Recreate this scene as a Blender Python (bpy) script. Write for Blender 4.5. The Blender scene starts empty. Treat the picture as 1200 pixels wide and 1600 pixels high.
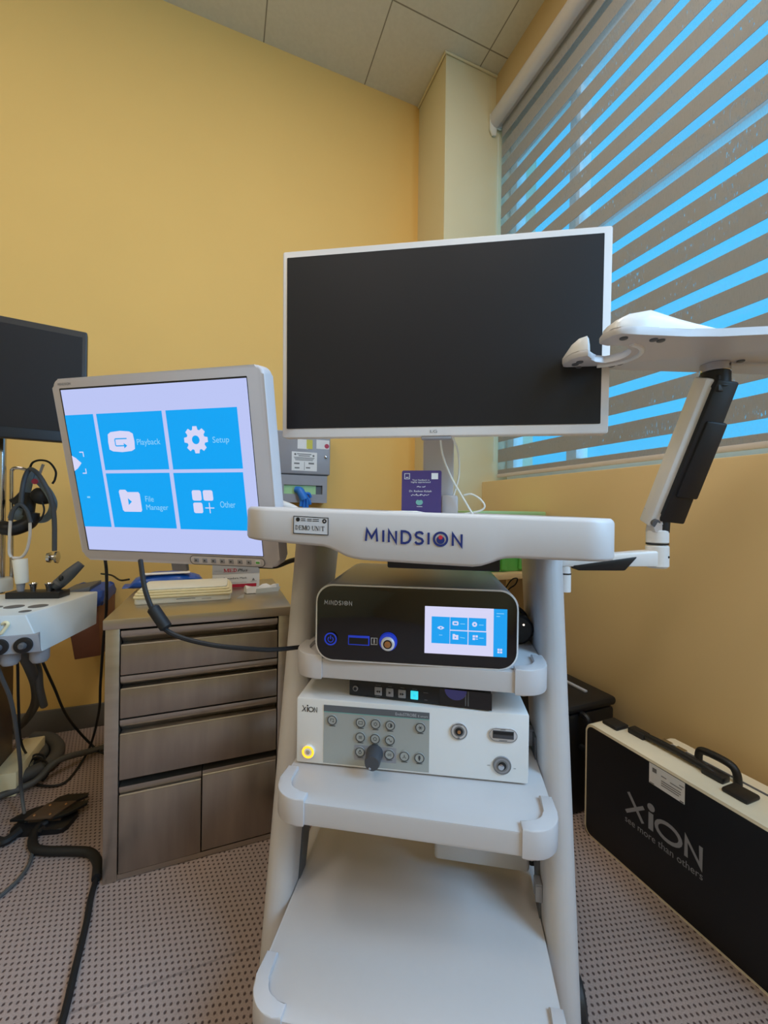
import bpy, bmesh, math, random
from mathutils import Vector, Matrix
random.seed(4)
SC = bpy.context.scene
COL = SC.collection
PI = math.pi

# ------------------------------------------------------------------ camera, world, light, exposure
YAW, ROLL, CAM_H = math.radians(21.5), 0.013, 0.9
cam = bpy.data.cameras.new('camera'); cam_o = bpy.data.objects.new('camera', cam); COL.objects.link(cam_o)
cam.sensor_fit = 'VERTICAL'; cam.sensor_height = 32; cam.sensor_width = 24
cam.lens = 634 / 1600 * 32; cam.shift_y = -3 / 1600; cam.clip_start = 0.02
Fw = Vector((math.sin(YAW), math.cos(YAW), 0)); Rt = Vector((math.cos(YAW), -math.sin(YAW), 0)); Up = Vector((0, 0, 1))
cx_ = (Rt * math.cos(ROLL) + Up * math.sin(ROLL)); cy_ = (Up * math.cos(ROLL) - Rt * math.sin(ROLL)); cz_ = -Fw
cam_o.matrix_world = Matrix(((cx_.x, cy_.x, cz_.x, 0), (cx_.y, cy_.y, cz_.y, 0), (cx_.z, cy_.z, cz_.z, CAM_H), (0, 0, 0, 1)))
SC.camera = cam_o
SKY_RGB, SKY_STRENGTH = (0.035, 0.56, 1.0), 1.25
ADDED_DAY_W, ADDED_DAY_RGB = 125.0, (0.36, 0.65, 1.0)  # power and colour of the added cool lamp on the window side
TROFFER_W, TROFFER_RGB = 9.8, (1.0, 0.89, 0.78)
EXPOSURE = 0.0
w = bpy.data.worlds.new('sky'); SC.world = w; w.use_nodes = True
w.node_tree.nodes['Background'].inputs[0].default_value = (*SKY_RGB, 1)
w.node_tree.nodes['Background'].inputs[1].default_value = SKY_STRENGTH
SC.view_settings.view_transform = 'Standard'; SC.view_settings.look = 'None'
SC.view_settings.exposure = EXPOSURE; SC.view_settings.gamma = 1; SC.view_settings.use_curve_mapping = False

def area(name, loc, target, sx, sy, watts, rgb):
    l = bpy.data.lights.new(name, 'AREA'); l.shape = 'RECTANGLE'; l.size = sx; l.size_y = sy; l.energy = watts; l.color = rgb
    o = bpy.data.objects.new(name, l); COL.objects.link(o); o.location = loc
    o.rotation_euler = (Vector(target) - Vector(loc)).to_track_quat('-Z', 'Y').to_euler()
    return o
area('added_daylight', (1.62, -0.95, 1.95), (0.2, -0.35, 1.0), 1.5, 1.6, ADDED_DAY_W, ADDED_DAY_RGB)  # added lamp outside the unseen second window, cool light from the right

# ------------------------------------------------------------------ materials
def lin(c): return tuple(((v/255)/12.92 if v/255 <= 0.04045 else ((v/255+0.055)/1.055)**2.4) for v in c)
def nd(nt, t, **kw):
    n = nt.nodes.new(t)
    for k, v in kw.items(): setattr(n, k, v)
    return n
def mat(name, rgb, rough=0.5, metal=0.0, spec=0.5, var=0.04, scale=30, bump=0.0, emit=None, es=1.0, coat=0.0, stretch=None):
    m = bpy.data.materials.new(name); m.use_nodes = True; nt = m.node_tree; b = nt.nodes['Principled BSDF']
    c = lin(rgb)
    b.inputs['Metallic'].default_value = metal; b.inputs['Roughness'].default_value = rough
    b.inputs['Specular IOR Level'].default_value = spec; b.inputs['Coat Weight'].default_value = coat
    tc = nd(nt, 'ShaderNodeTexCoord'); mp = nd(nt, 'ShaderNodeMapping'); nz = nd(nt, 'ShaderNodeTexNoise')
    nz.inputs['Scale'].default_value = scale; nz.inputs['Detail'].default_value = 4
    if stretch: mp.inputs['Scale'].default_value = stretch
    nt.links.new(tc.outputs['Object'], mp.inputs[0]); nt.links.new(mp.outputs[0], nz.inputs['Vector'])
    mx = nd(nt, 'ShaderNodeMix', data_type='RGBA')
    mx.inputs[6].default_value = (*[v*(1-var) for v in c], 1); mx.inputs[7].default_value = (*[min(1, v*(1+var)) for v in c], 1)
    nt.links.new(nz.outputs['Fac'], mx.inputs[0]); nt.links.new(mx.outputs[2], b.inputs['Base Color'])
    if metal > 0.5:
        mr = nd(nt, 'ShaderNodeMapRange'); mr.inputs[3].default_value = rough*0.75; mr.inputs[4].default_value = rough*1.3
        nt.links.new(nz.outputs['Fac'], mr.inputs[0]); nt.links.new(mr.outputs[0], b.inputs['Roughness'])
    if bump:
        bp = nd(nt, 'ShaderNodeBump'); bp.inputs['Strength'].default_value = bump; bp.inputs['Distance'].default_value = 0.002
        nt.links.new(nz.outputs['Fac'], bp.inputs['Height']); nt.links.new(bp.outputs[0], b.inputs['Normal'])
    if emit:
        b.inputs['Emission Color'].default_value = (*lin(emit), 1); b.inputs['Emission Strength'].default_value = es
    return m
M = {}
M['yellow'] = mat('yellow_paint', (237, 193, 112), 0.75, var=0.03, scale=3, bump=0.05)
M['tan'] = mat('tan_paint', (228, 200, 150), 0.75, var=0.03, scale=3, bump=0.05)
M['cream'] = mat('cream_paint', (226, 214, 176), 0.7, var=0.02, scale=3)
M['beige'] = mat('beige_paint', (208, 180, 132), 0.7, var=0.02, scale=3)
M['skirting'] = mat('grey_skirting', (104, 98, 92), 0.6)
M['rear'] = mat('far_wall_paint', (196, 170, 118), 0.8)
M['white'] = mat('white_powder_coat', (205, 198, 195), 0.42, var=0.015, scale=60, bump=0.02)
M['whitegloss'] = mat('white_plastic', (236, 233, 230), 0.28, var=0.01)
M['cap'] = mat('pale_grey_plastic', (208, 202, 201), 0.38, var=0.015)
M['frame_white'] = mat('white_window_frame', (246, 252, 246), 0.35)
M['plate'] = mat('pale_plate', (208, 207, 210), 0.45)
M['earmetal'] = mat('bright_steel_tube', (225, 225, 230), 0.25, metal=0.4)
M['yellowink'] = mat('yellow_sticker', (206, 196, 70), 0.5)
M['channel'] = mat('dark_grey_channel', (92, 93, 97), 0.5)
M['bezel'] = mat('warm_white_bezel', (222, 212, 205), 0.4, var=0.01)
M['bezelgrey'] = mat('beige_white_bezel', (202, 193, 192), 0.45, var=0.01)
M['black'] = mat('black_plastic', (22, 22, 25), 0.45)
M['blackgloss'] = mat('black_glass_panel', (14, 13, 16), 0.12, coat=0.3)
M['screen_off'] = mat('dark_matte_screen', (27, 26, 30), 0.42, spec=0.35)
M['rubber'] = mat('black_rubber', (20, 20, 22), 0.6)
M['greyrubber'] = mat('grey_rubber', (72, 76, 82), 0.55)
M['greyhose'] = mat('grey_hose', (84, 84, 84), 0.55)
M['darkgrey'] = mat('dark_grey_plastic', (70, 70, 74), 0.45)
M['grey'] = mat('mid_grey_plastic', (150, 148, 152), 0.45)
M['metalgrey'] = mat('grey_painted_metal', (152, 150, 156), 0.4)
M['steel'] = mat('brushed_stainless', (190, 182, 172), 0.33, metal=0.95, var=0.16, scale=6, stretch=(1.2, 1.2, 9))
M['steelh'] = mat('brushed_stainless_front', (170, 161, 152), 0.34, metal=0.95, var=0.34, scale=7, stretch=(3.2, 1, 0.5))  # strong vertical colour streaks also stand in for bright reflections
M['chrome'] = mat('chrome', (200, 200, 205), 0.12, metal=1.0)
M['alu'] = mat('brushed_aluminium', (178, 181, 190), 0.34, metal=0.25, var=0.05, scale=20, stretch=(1, 30, 1))
M['alurim'] = mat('pale_aluminium_rim', (238, 236, 236), 0.35, metal=0.1)
M['slatewhite'] = mat('blueish_white_enamel', (208, 212, 212), 0.35)
M['creampl'] = mat('cream_plastic', (246, 232, 190), 0.45)
M['offwhite'] = mat('off_white_plastic', (240, 238, 228), 0.4)
M['panelgrey'] = mat('grey_membrane_panel', (168, 168, 162), 0.4, var=0.01)
M['panelbar'] = mat('slate_panel_bar', (98, 100, 104), 0.4)
M['teal'] = mat('teal_line', (120, 178, 168), 0.5)
M['ink'] = mat('dark_grey_print', (62, 62, 64), 0.5)
M['inkblack'] = mat('black_print', (20, 20, 22), 0.5)
M['inkgrey'] = mat('grey_print', (118, 116, 116), 0.5)
M['navy'] = mat('navy_print', (28, 45, 112), 0.45)
M['red'] = mat('red_print', (206, 44, 60), 0.45)
M['crimson'] = mat('crimson_print', (176, 24, 56), 0.45)
M['silver'] = mat('silver_print', (196, 196, 200), 0.4)
M['caseprint'] = mat('grey_case_print', (146, 146, 152), 0.45)
M['paper'] = mat('white_paper', (232, 230, 230), 0.6)
M['papergrey'] = mat('grey_card', (176, 176, 182), 0.55)
M['caseblack'] = mat('black_case_panel', (17, 17, 20), 0.4, bump=0.06, scale=300)
M['caserim'] = mat('ivory_case_rim', (238, 226, 200), 0.4)
M['purple'] = mat('purple_card', (74, 60, 118), 0.35)
M['bluewrap'] = mat('blue_plastic_wrap', (28, 86, 178), 0.3, bump=0.5, scale=40)
M['glove'] = mat('blue_nitrile', (40, 120, 210), 0.45, bump=0.3, scale=80)
M['green'] = mat('green_plastic', (96, 176, 78), 0.35)
M['greenpale'] = mat('pale_green_plastic', (168, 210, 150), 0.35)
M['wood'] = mat('pale_wood', (206, 170, 120), 0.5, var=0.1, scale=12, stretch=(1, 8, 8))
M['brown'] = mat('brown_bin', (120, 74, 54), 0.5, var=0.08)
M['pedal'] = mat('brown_pedal_metal', (84, 66, 52), 0.5)
M['bluecloth'] = mat('blue_bag', (50, 84, 160), 0.5, bump=0.4, scale=40)
M['headband'] = mat('slate_headband', (106, 122, 134), 0.55)
M['pink'] = mat('pink_mark', (206, 70, 110), 0.5)
M['copper'] = mat('copper_contact', (196, 140, 90), 0.35, metal=0.6)
M['ringblue'] = mat('blue_ring', (36, 62, 190), 0.35, emit=(40, 70, 230), es=0.25)
M['amber'] = mat('amber_light_ring', (255, 190, 40), 0.4, emit=(255, 190, 40), es=1.2)
M['cyanbtn'] = mat('lit_cyan_button', (40, 200, 220), 0.4, emit=(60, 220, 235), es=0.8)
M['scr_white'] = mat('lit_screen_white', (10, 10, 10), 0.3, spec=0.2, emit=(192, 202, 250), es=0.95)
M['scr_blue'] = mat('lit_screen_blue', (10, 10, 10), 0.3, spec=0.2, emit=(10, 164, 244), es=1.0)
M['scr_pale'] = mat('lit_screen_pale', (10, 10, 10), 0.3, spec=0.2, emit=(214, 214, 246), es=1.0)
M['scr_lab'] = mat('lit_screen_label', (10, 10, 10), 0.3, spec=0.2, emit=(140, 208, 248), es=1.0)
M['scr_mid'] = mat('lit_screen_violet', (10, 10, 10), 0.3, spec=0.2, emit=(64, 62, 110), es=0.6)
M['scr_tile'] = mat('lit_screen_tile', (10, 10, 10), 0.3, spec=0.2, emit=(30, 160, 240), es=1.0)
M['led'] = mat('white_lamp', (240, 236, 226), 0.4, emit=(255, 236, 210), es=3.0)
M['wheel'] = mat('dark_wheel', (40, 40, 42), 0.5)

def carpet():
    m = bpy.data.materials.new('dotted_carpet'); m.use_nodes = True; nt = m.node_tree; b = nt.nodes['Principled BSDF']; L = nt.links.new
    b.inputs['Roughness'].default_value = 0.95; b.inputs['Specular IOR Level'].default_value = 0.1
    tc = nd(nt, 'ShaderNodeTexCoord'); mp = nd(nt, 'ShaderNodeMapping'); mp.inputs['Rotation'].default_value = (0, 0, math.radians(14))
    mp.inputs['Scale'].default_value = (1/0.0117, 1/0.0117, 1)
    L(tc.outputs['Object'], mp.inputs[0])
    sx = nd(nt, 'ShaderNodeSeparateXYZ'); L(mp.outputs[0], sx.inputs[0])
    def mth(op, a, b_=None):
        n = nd(nt, 'ShaderNodeMath', operation=op)
        for i, v in enumerate((a, b_)):
            if v is None: continue
            if isinstance(v, (int, float)): n.inputs[i].default_value = v
            else: L(v, n.inputs[i])
        return n.outputs[0]
    row = mth('FLOOR', sx.outputs[1]); off = mth('MULTIPLY', mth('FLOORED_MODULO', row, 2), 0.5)
    fx = mth('SUBTRACT', mth('FRACT', mth('ADD', sx.outputs[0], off)), 0.5); fy = mth('SUBTRACT', mth('FRACT', sx.outputs[1]), 0.5)
    d = mth('SQRT', mth('ADD', mth('POWER', mth('MULTIPLY', fx, 1.0), 2), mth('POWER', mth('MULTIPLY', fy, 0.85), 2)))
    rp = nd(nt, 'ShaderNodeMapRange'); rp.inputs[1].default_value = 0.14; rp.inputs[2].default_value = 0.27; L(d, rp.inputs[0])
    nz = nd(nt, 'ShaderNodeTexNoise'); nz.inputs['Scale'].default_value = 400; L(tc.outputs['Object'], nz.inputs['Vector'])
    mx = nd(nt, 'ShaderNodeMix', data_type='RGBA'); mx.inputs[6].default_value = (*lin((100, 82, 78)), 1); mx.inputs[7].default_value = (*lin((188, 166, 157)), 1)
    L(rp.outputs[0], mx.inputs[0])
    m2 = nd(nt, 'ShaderNodeMix', data_type='RGBA', blend_type='MULTIPLY'); m2.inputs[0].default_value = 0.5
    L(mx.outputs[2], m2.inputs[6]); L(nz.outputs['Fac'], m2.inputs[7])
    # seams between carpet tiles
    m3 = nd(nt, 'ShaderNodeMix', data_type='RGBA', blend_type='MIX')
    sp = nd(nt, 'ShaderNodeSeparateXYZ'); L(tc.outputs['Object'], sp.inputs[0])
    sy = mth('ABSOLUTE', mth('SUBTRACT', mth('FRACT', mth('MULTIPLY', mth('ADD', sp.outputs[1], 0.33), 1/0.6)), 0.5))
    seam = mth('MULTIPLY', mth('GREATER_THAN', sy, 0.496), 0.35)
    L(seam, m3.inputs[0]); L(m2.outputs[2], m3.inputs[6]); m3.inputs[7].default_value = (*lin((90, 80, 78)), 1)
    L(m3.outputs[2], b.inputs['Base Color'])
    bp = nd(nt, 'ShaderNodeBump'); bp.inputs['Strength'].default_value = 0.5; bp.inputs['Distance'].default_value = 0.002
    L(rp.outputs[0], bp.inputs['Height']); L(bp.outputs[0], b.inputs['Normal'])
    return m
M['carpet'] = carpet()

def ceiling_mat():
    m = bpy.data.materials.new('ceiling_tiles'); m.use_nodes = True; nt = m.node_tree; b = nt.nodes['Principled BSDF']; L = nt.links.new
    b.inputs['Roughness'].default_value = 0.85
    tc = nd(nt, 'ShaderNodeTexCoord'); sx = nd(nt, 'ShaderNodeSeparateXYZ'); L(tc.outputs['Object'], sx.inputs[0])
    def mth(op, a, b_=None):
        n = nd(nt, 'ShaderNodeMath', operation=op)
        for i, v in enumerate((a, b_)):
            if v is None: continue
            if isinstance(v, (int, float)): n.inputs[i].default_value = v
            else: L(v, n.inputs[i])
        return n.outputs[0]
    def line(o, origin):
        return mth('GREATER_THAN', mth('ABSOLUTE', mth('SUBTRACT', mth('FRACT', mth('MULTIPLY', mth('SUBTRACT', o, origin-0.2485), 1/0.497)), 0.5)), 2)  # unused
    def dist(o, origin):
        f = mth('FRACT', mth('MULTIPLY', mth('SUBTRACT', o, origin), 1/0.497))
        return mth('MULTIPLY', mth('MINIMUM', f, mth('SUBTRACT', 1.0, f)), 0.497)
    d = mth('MINIMUM', dist(sx.outputs[0], 0.1455), dist(sx.outputs[1], 1.607))
    k = mth('LESS_THAN', d, 0.0028)
    nz = nd(nt, 'ShaderNodeTexNoise'); nz.inputs['Scale'].default_value = 60; nz.inputs['Detail'].default_value = 6; L(tc.outputs['Object'], nz.inputs['Vector'])
    base = nd(nt, 'ShaderNodeMix', data_type='RGBA'); base.inputs[6].default_value = (*lin((206, 200, 180)), 1); base.inputs[7].default_value = (*lin((220, 214, 194)), 1)
    L(nz.outputs['Fac'], base.inputs[0])
    mx = nd(nt, 'ShaderNodeMix', data_type='RGBA'); L(k, mx.inputs[0]); L(base.outputs[2], mx.inputs[6]); mx.inputs[7].default_value = (*lin((140, 132, 112)), 1)
    L(mx.outputs[2], b.inputs['Base Color'])
    return m
M['ceiling'] = ceiling_mat()

def glass_mat():
    m = bpy.data.materials.new('window_glass'); m.use_nodes = True; nt = m.node_tree; nt.nodes.clear(); L = nt.links.new
    out = nd(nt, 'ShaderNodeOutputMaterial'); t = nd(nt, 'ShaderNodeBsdfTransparent'); g = nd(nt, 'ShaderNodeBsdfGlossy'); g.inputs['Roughness'].default_value = 0.02
    t.inputs[0].default_value = (0.95, 0.98, 1, 1); mx = nd(nt, 'ShaderNodeMixShader'); mx.inputs[0].default_value = 0.05
    L(t.outputs[0], mx.inputs[1]); L(g.outputs[0], mx.inputs[2]); L(mx.outputs[0], out.inputs[0]); return m
M['glass'] = glass_mat()

def sheer_mat():
    m = bpy.data.materials.new('sheer_voile'); m.use_nodes = True; nt = m.node_tree; nt.nodes.clear(); L = nt.links.new
    out = nd(nt, 'ShaderNodeOutputMaterial'); t = nd(nt, 'ShaderNodeBsdfTransparent'); t.inputs[0].default_value = (0.96, 0.97, 1, 1)
    d = nd(nt, 'ShaderNodeBsdfTranslucent'); d.inputs[0].default_value = (0.75, 0.8, 0.8, 1)
    df = nd(nt, 'ShaderNodeBsdfDiffuse'); df.inputs[0].default_value = (0.7, 0.75, 0.75, 1)
    a = nd(nt, 'ShaderNodeMixShader'); a.inputs[0].default_value = 0.5; L(d.outputs[0], a.inputs[1]); L(df.outputs[0], a.inputs[2])
    tc = nd(nt, 'ShaderNodeTexCoord'); mp = nd(nt, 'ShaderNodeMapping'); mp.inputs['Scale'].default_value = (1, 220, 40)
    nz = nd(nt, 'ShaderNodeTexNoise'); nz.inputs['Scale'].default_value = 2.0; L(tc.outputs['Object'], mp.inputs[0]); L(mp.outputs[0], nz.inputs['Vector'])
    mr = nd(nt, 'ShaderNodeMapRange'); mr.inputs[3].default_value = 0.06; mr.inputs[4].default_value = 0.22; L(nz.outputs['Fac'], mr.inputs[0])
    mx = nd(nt, 'ShaderNodeMixShader'); L(mr.outputs[0], mx.inputs[0]); L(t.outputs[0], mx.inputs[1]); L(a.outputs[0], mx.inputs[2]); L(mx.outputs[0], out.inputs[0]); return m
M['sheer'] = sheer_mat()

def band_mat():
    m = bpy.data.materials.new('woven_blind_band'); m.use_nodes = True; nt = m.node_tree; nt.nodes.clear(); L = nt.links.new
    out = nd(nt, 'ShaderNodeOutputMaterial'); tc = nd(nt, 'ShaderNodeTexCoord')
    mp = nd(nt, 'ShaderNodeMapping'); mp.inputs['Scale'].default_value = (1, 260, 26)
    nz = nd(nt, 'ShaderNodeTexNoise'); nz.inputs['Scale'].default_value = 1.6; nz.inputs['Detail'].default_value = 2; L(tc.outputs['Object'], mp.inputs[0]); L(mp.outputs[0], nz.inputs['Vector'])
    n2 = nd(nt, 'ShaderNodeTexNoise'); n2.inputs['Scale'].default_value = 5; L(tc.outputs['Object'], n2.inputs['Vector'])
    col = nd(nt, 'ShaderNodeMix', data_type='RGBA'); col.inputs[6].default_value = (*lin((166, 165, 165)), 1); col.inputs[7].default_value = (*lin((190, 188, 188)), 1)
    L(nz.outputs['Fac'], col.inputs[0])
    df = nd(nt, 'ShaderNodeBsdfDiffuse'); tr = nd(nt, 'ShaderNodeBsdfTranslucent'); L(col.outputs[2], df.inputs[0]); tr.inputs[0].default_value = (0.55, 0.5, 0.45, 1)
    a = nd(nt, 'ShaderNodeMixShader'); a.inputs[0].default_value = 0.25; L(df.outputs[0], a.inputs[1]); L(tr.outputs[0], a.inputs[2])
    # loose weave: tiny vertical pinholes, denser in patches
    th = nd(nt, 'ShaderNodeMath', operation='MULTIPLY_ADD'); th.inputs[1].default_value = 0.35; L(n2.outputs['Fac'], th.inputs[0]); L(nz.outputs['Fac'], th.inputs[2])
    gt = nd(nt, 'ShaderNodeMath', operation='GREATER_THAN'); gt.inputs[1].default_value = 0.815; L(th.outputs[0], gt.inputs[0])
    ml = nd(nt, 'ShaderNodeMath', operation='MULTIPLY'); ml.inputs[1].default_value = 0.75; L(gt.outputs[0], ml.inputs[0])
    t = nd(nt, 'ShaderNodeBsdfTransparent'); mx = nd(nt, 'ShaderNodeMixShader'); L(ml.outputs[0], mx.inputs[0]); L(a.outputs[0], mx.inputs[1]); L(t.outputs[0], mx.inputs[2])
    L(mx.outputs[0], out.inputs[0]); return m
M['band'] = band_mat()

# ------------------------------------------------------------------ geometry helpers
def rr(x0, x1, y0, y1, r, n=6):
    if not isinstance(r, (list, tuple)): r = (r,)*4
    pts = []
    for (cx, cy, a0, q) in ((x1, y0, -90, 0), (x1, y1, 0, 1), (x0, y1, 90, 2), (x0, y0, 180, 3)):
        R = r[q]; ccx = cx - R if cx == x1 else cx + R; ccy = cy + R if cy == y0 else cy - R
        for i in range(n+1):
            a = math.radians(a0 + 90*i/n); pts.append((ccx + R*math.cos(a), ccy + R*math.sin(a)))
    return pts
def smooth(pts, k=8):
    P = [Vector(p) for p in pts]
    if len(P) < 3: return P
    out = []
    for i in range(len(P)-1):
        p0 = P[i-1] if i else P[0]*2 - P[1]; p1, p2 = P[i], P[i+1]; p3 = P[i+2] if i+2 < len(P) else p2*2 - p1
        for j in range(k):
            t = j/k
            out.append(0.5*((2*p1) + (p2-p0)*t + (2*p0-5*p1+4*p2-p3)*t*t + (3*p1-p0-3*p2+p3)*t**3))
    out.append(P[-1]); return out

class B:
    def __init__(s): s.bm = bmesh.new()
    def _bev(s, vs, bev, seg=2, sel=None):
        if bev:
            es = {e for v in vs for e in v.link_edges}
            if sel: es = {e for e in es if sel(e)}
            bmesh.ops.bevel(s.bm, geom=list(es), offset=bev, segments=seg, affect='EDGES', profile=0.5, clamp_overlap=True)
    def box(s, x0, x1, y0, y1, z0, z1, bev=0, seg=2):
        v = [s.bm.verts.new((x, y, z)) for z in (z0, z1) for y in (y0, y1) for x in (x0, x1)]
        for f in ((0, 2, 3, 1), (4, 5, 7, 6), (0, 1, 5, 4), (2, 6, 7, 3), (0, 4, 6, 2), (1, 3, 7, 5)): s.bm.faces.new([v[i] for i in f])
        s._bev(v, bev, seg); return s
    def hexa(s, bottom, top, bev=0):
        v = [s.bm.verts.new(p) for p in list(bottom)+list(top)]; n = len(bottom)
        s.bm.faces.new(v[:n][::-1]); s.bm.faces.new(v[n:])
        for i in range(n): s.bm.faces.new((v[i], v[(i+1) % n], v[n+(i+1) % n], v[n+i]))
        s._bev(v, bev); return s
    def prism(s, poly, axis, a, b, bev=0, seg=2):
        f = {'z': lambda p, d: (p[0], p[1], d), 'y': lambda p, d: (p[0], d, p[1]), 'x': lambda p, d: (d, p[0], p[1])}[axis]
        lo = [f(p, a) for p in poly]; hi = [f(p, b) for p in poly]
        v = [s.bm.verts.new(p) for p in lo+hi]; n = len(poly)
        s.bm.faces.new(v[:n]); s.bm.faces.new(v[n:][::-1])
        for i in range(n): s.bm.faces.new((v[i], v[n+i], v[n+(i+1) % n], v[(i+1) % n]))
        if bev:
            caps = set()
            for i in range(n):
                for k in (0, n):
                    e = s.bm.edges.get((v[k+i], v[k+(i+1) % n]))
                    if e: caps.add(e)
            bmesh.ops.bevel(s.bm, geom=list(caps), offset=bev, segments=seg, affect='EDGES', profile=0.5, clamp_overlap=True)
        return s
    def loft(s, rings, cap=True):
        V = [[s.bm.verts.new(p) for p in r] for r in rings]; n = len(rings[0])
        for a, b in zip(V, V[1:]):
            for i in range(n): s.bm.faces.new((a[i], a[(i+1) % n], b[(i+1) % n], b[i]))
        if cap: s.bm.faces.new(V[0][::-1]); s.bm.faces.new(V[-1])
        return s
    def tube(s, pts, r, n=8, sm=True, cap=True, k=8):
        P = smooth(pts, k) if sm else [Vector(p) for p in pts]
        rings = []; ref = None
        for i, p in enumerate(P):
            t = (P[min(i+1, len(P)-1)] - P[max(i-1, 0)]).normalized()
            if ref is None: ref = t.orthogonal().normalized()
            ref = (ref - t*ref.dot(t)).normalized(); bn = t.cross(ref)
            rad = r(i/(len(P)-1)) if callable(r) else r
            rings.append([p + ref*(rad*math.cos(2*PI*j/n)) + bn*(rad*math.sin(2*PI*j/n)) for j in range(n)])
        return s.loft(rings, cap)
    def cyl(s, p0, p1, r0, r1=None, n=20, bev=0):
        r1 = r0 if r1 is None else r1
        p0, p1 = Vector(p0), Vector(p1); t = (p1-p0).normalized(); u = t.orthogonal().normalized(); v = t.cross(u)
        L = (p1-p0).length
        prof = [(0, r0), (L, r1)] if not bev else [(0, r0-bev), (bev, r0), (L-bev, r1), (L, r1-bev)]
        return s.loft([[p0 + t*d + u*(r*math.cos(2*PI*j/n)) + v*(r*math.sin(2*PI*j/n)) for j in range(n)] for d, r in prof])
    def lathe(s, prof, c, axis='z', n=24):
        ring = lambda r, h: [{'z': (c[0]+r*math.cos(a), c[1]+r*math.sin(a), c[2]+h), 'y': (c[0]+r*math.cos(a), c[1]+h, c[2]+r*math.sin(a)), 'x': (c[0]+h, c[1]+r*math.cos(a), c[2]+r*math.sin(a))}[axis] for a in (2*PI*j/n for j in range(n))]
        return s.loft([ring(max(r, 1e-5), h) for r, h in prof])
    def ball(s, c, rx, ry=None, rz=None, n=14):
        ry = ry or rx; rz = rz or rx
        m = Matrix.Translation(c) @ Matrix.Diagonal((rx, ry, rz, 1))
        bmesh.ops.create_uvsphere(s.bm, u_segments=n, v_segments=n//2+2, radius=1, matrix=m); return s
    # flat printed marks in the local x-z plane, facing -y
    def quad(s, x0, x1, z0, z1, y=-0.0008):
        s.bm.faces.new([s.bm.verts.new(p) for p in ((x0, y, z0), (x1, y, z0), (x1, y, z1), (x0, y, z1))]); return s
    def poly(s, pts, y=-0.0008):
        s.bm.faces.new([s.bm.verts.new((p[0], y, p[1])) for p in pts]); return s
    def disc(s, cx, cz, r, y=-0.0008, n=24, rz=None):
        return s.poly([(cx+r*math.cos(2*PI*i/n), cz+(rz or r)*math.sin(2*PI*i/n)) for i in range(n)], y)
    def ring(s, cx, cz, r0, r1, y=-0.0008, n=28, a0=0, a1=360):
        full = abs(a1-a0) >= 360
        A = [math.radians(a0+(a1-a0)*i/n) for i in range(n+1)]
        for p, q in zip(A, A[1:]):
            s.poly([(cx+r0*math.cos(p), cz+r0*math.sin(p)), (cx+r1*math.cos(p), cz+r1*math.sin(p)), (cx+r1*math.cos(q), cz+r1*math.sin(q)), (cx+r0*math.cos(q), cz+r0*math.sin(q))], y)
        return s
    def stroke(s, pts, wd, y=-0.0008, close=False):
        s.k = (getattr(s, 'k', 0) + 1) % 6; y -= s.k*2.5e-5
        P = [Vector((p[0], p[1])) for p in pts]
        P = [p for i, p in enumerate(P) if i == 0 or (p-P[i-1]).length > 1e-7]
        if (P[0]-P[-1]).length < 1e-7 and len(P) > 2: close = True; P.pop()
        n = len(P); L = []; Rr = []
        for i in range(n):
            a = P[i-1] if (close or i) else None; c = P[(i+1) % n] if (close or i < n-1) else None
            d0 = (P[i]-a).normalized() if a is not None else None; d1 = (c-P[i]).normalized() if c is not None else None
            d0 = d0 or d1; d1 = d1 or d0
            n0 = Vector((-d0.y, d0.x)); n1 = Vector((-d1.y, d1.x)); m = n0+n1
            m = n0 if m.length < 1e-4 else m.normalized()
            w_ = wd/2/max(.38, m.dot(n0)); L.append(P[i]+m*w_); Rr.append(P[i]-m*w_)
        vl = [s.bm.verts.new((p.x, y, p.y)) for p in L]; vr = [s.bm.verts.new((p.x, y, p.y)) for p in Rr]
        for i in range(n if close else n-1):
            q = (i+1) % n; s.bm.faces.new((vr[i], vr[q], vl[q], vl[i]))
        return s

def obj(name, b, m, parent=None, label=None, ang=38, M4=None):
    bm = b.bm; bmesh.ops.recalc_face_normals(bm, faces=bm.faces)
    me = bpy.data.meshes.new(name)
    for f in bm.faces: f.smooth = True
    lim = math.radians(ang)
    for e in bm.edges:
        if len(e.link_faces) != 2 or e.calc_face_angle(0) > lim: e.smooth = False
    bm.to_mesh(me); bm.free(); me.materials.append(M[m] if isinstance(m, str) else m)
    o = bpy.data.objects.new(name, me); COL.objects.link(o)
    if parent: o.parent = parent
    if label: o['label'] = label
    if M4 is not None: o.matrix_local = M4
    return o
def decal(name, b, m, parent=None, label=None):   # printed marks: one-sided flat faces, keep facing
    bm = b.bm; me = bpy.data.meshes.new(name); bm.to_mesh(me); bm.free(); me.materials.append(M[m])
    o = bpy.data.objects.new(name, me); COL.objects.link(o)
    if parent: o.parent = parent
    if label: o['label'] = label
    return o
def tag(o, label, cat, group=None):
    o['label'] = label; o['category'] = cat
    if group: o['group'] = group
    return o
def thing(name, label, cat, loc=(0, 0, 0), rz=0, group=None, M4=None):
    o = bpy.data.objects.new(name, None); COL.objects.link(o); o.empty_display_size = 0.05
    if M4 is not None: o.matrix_world = M4
    else: o.location = loc; o.rotation_euler = (0, 0, rz)
    return tag(o, label, cat, group)
def struct(name, b, m, parent=None, ang=38):
    o = obj(name, b, m, parent, ang=ang)
    if not parent: o['kind'] = 'structure'
    return o
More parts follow.
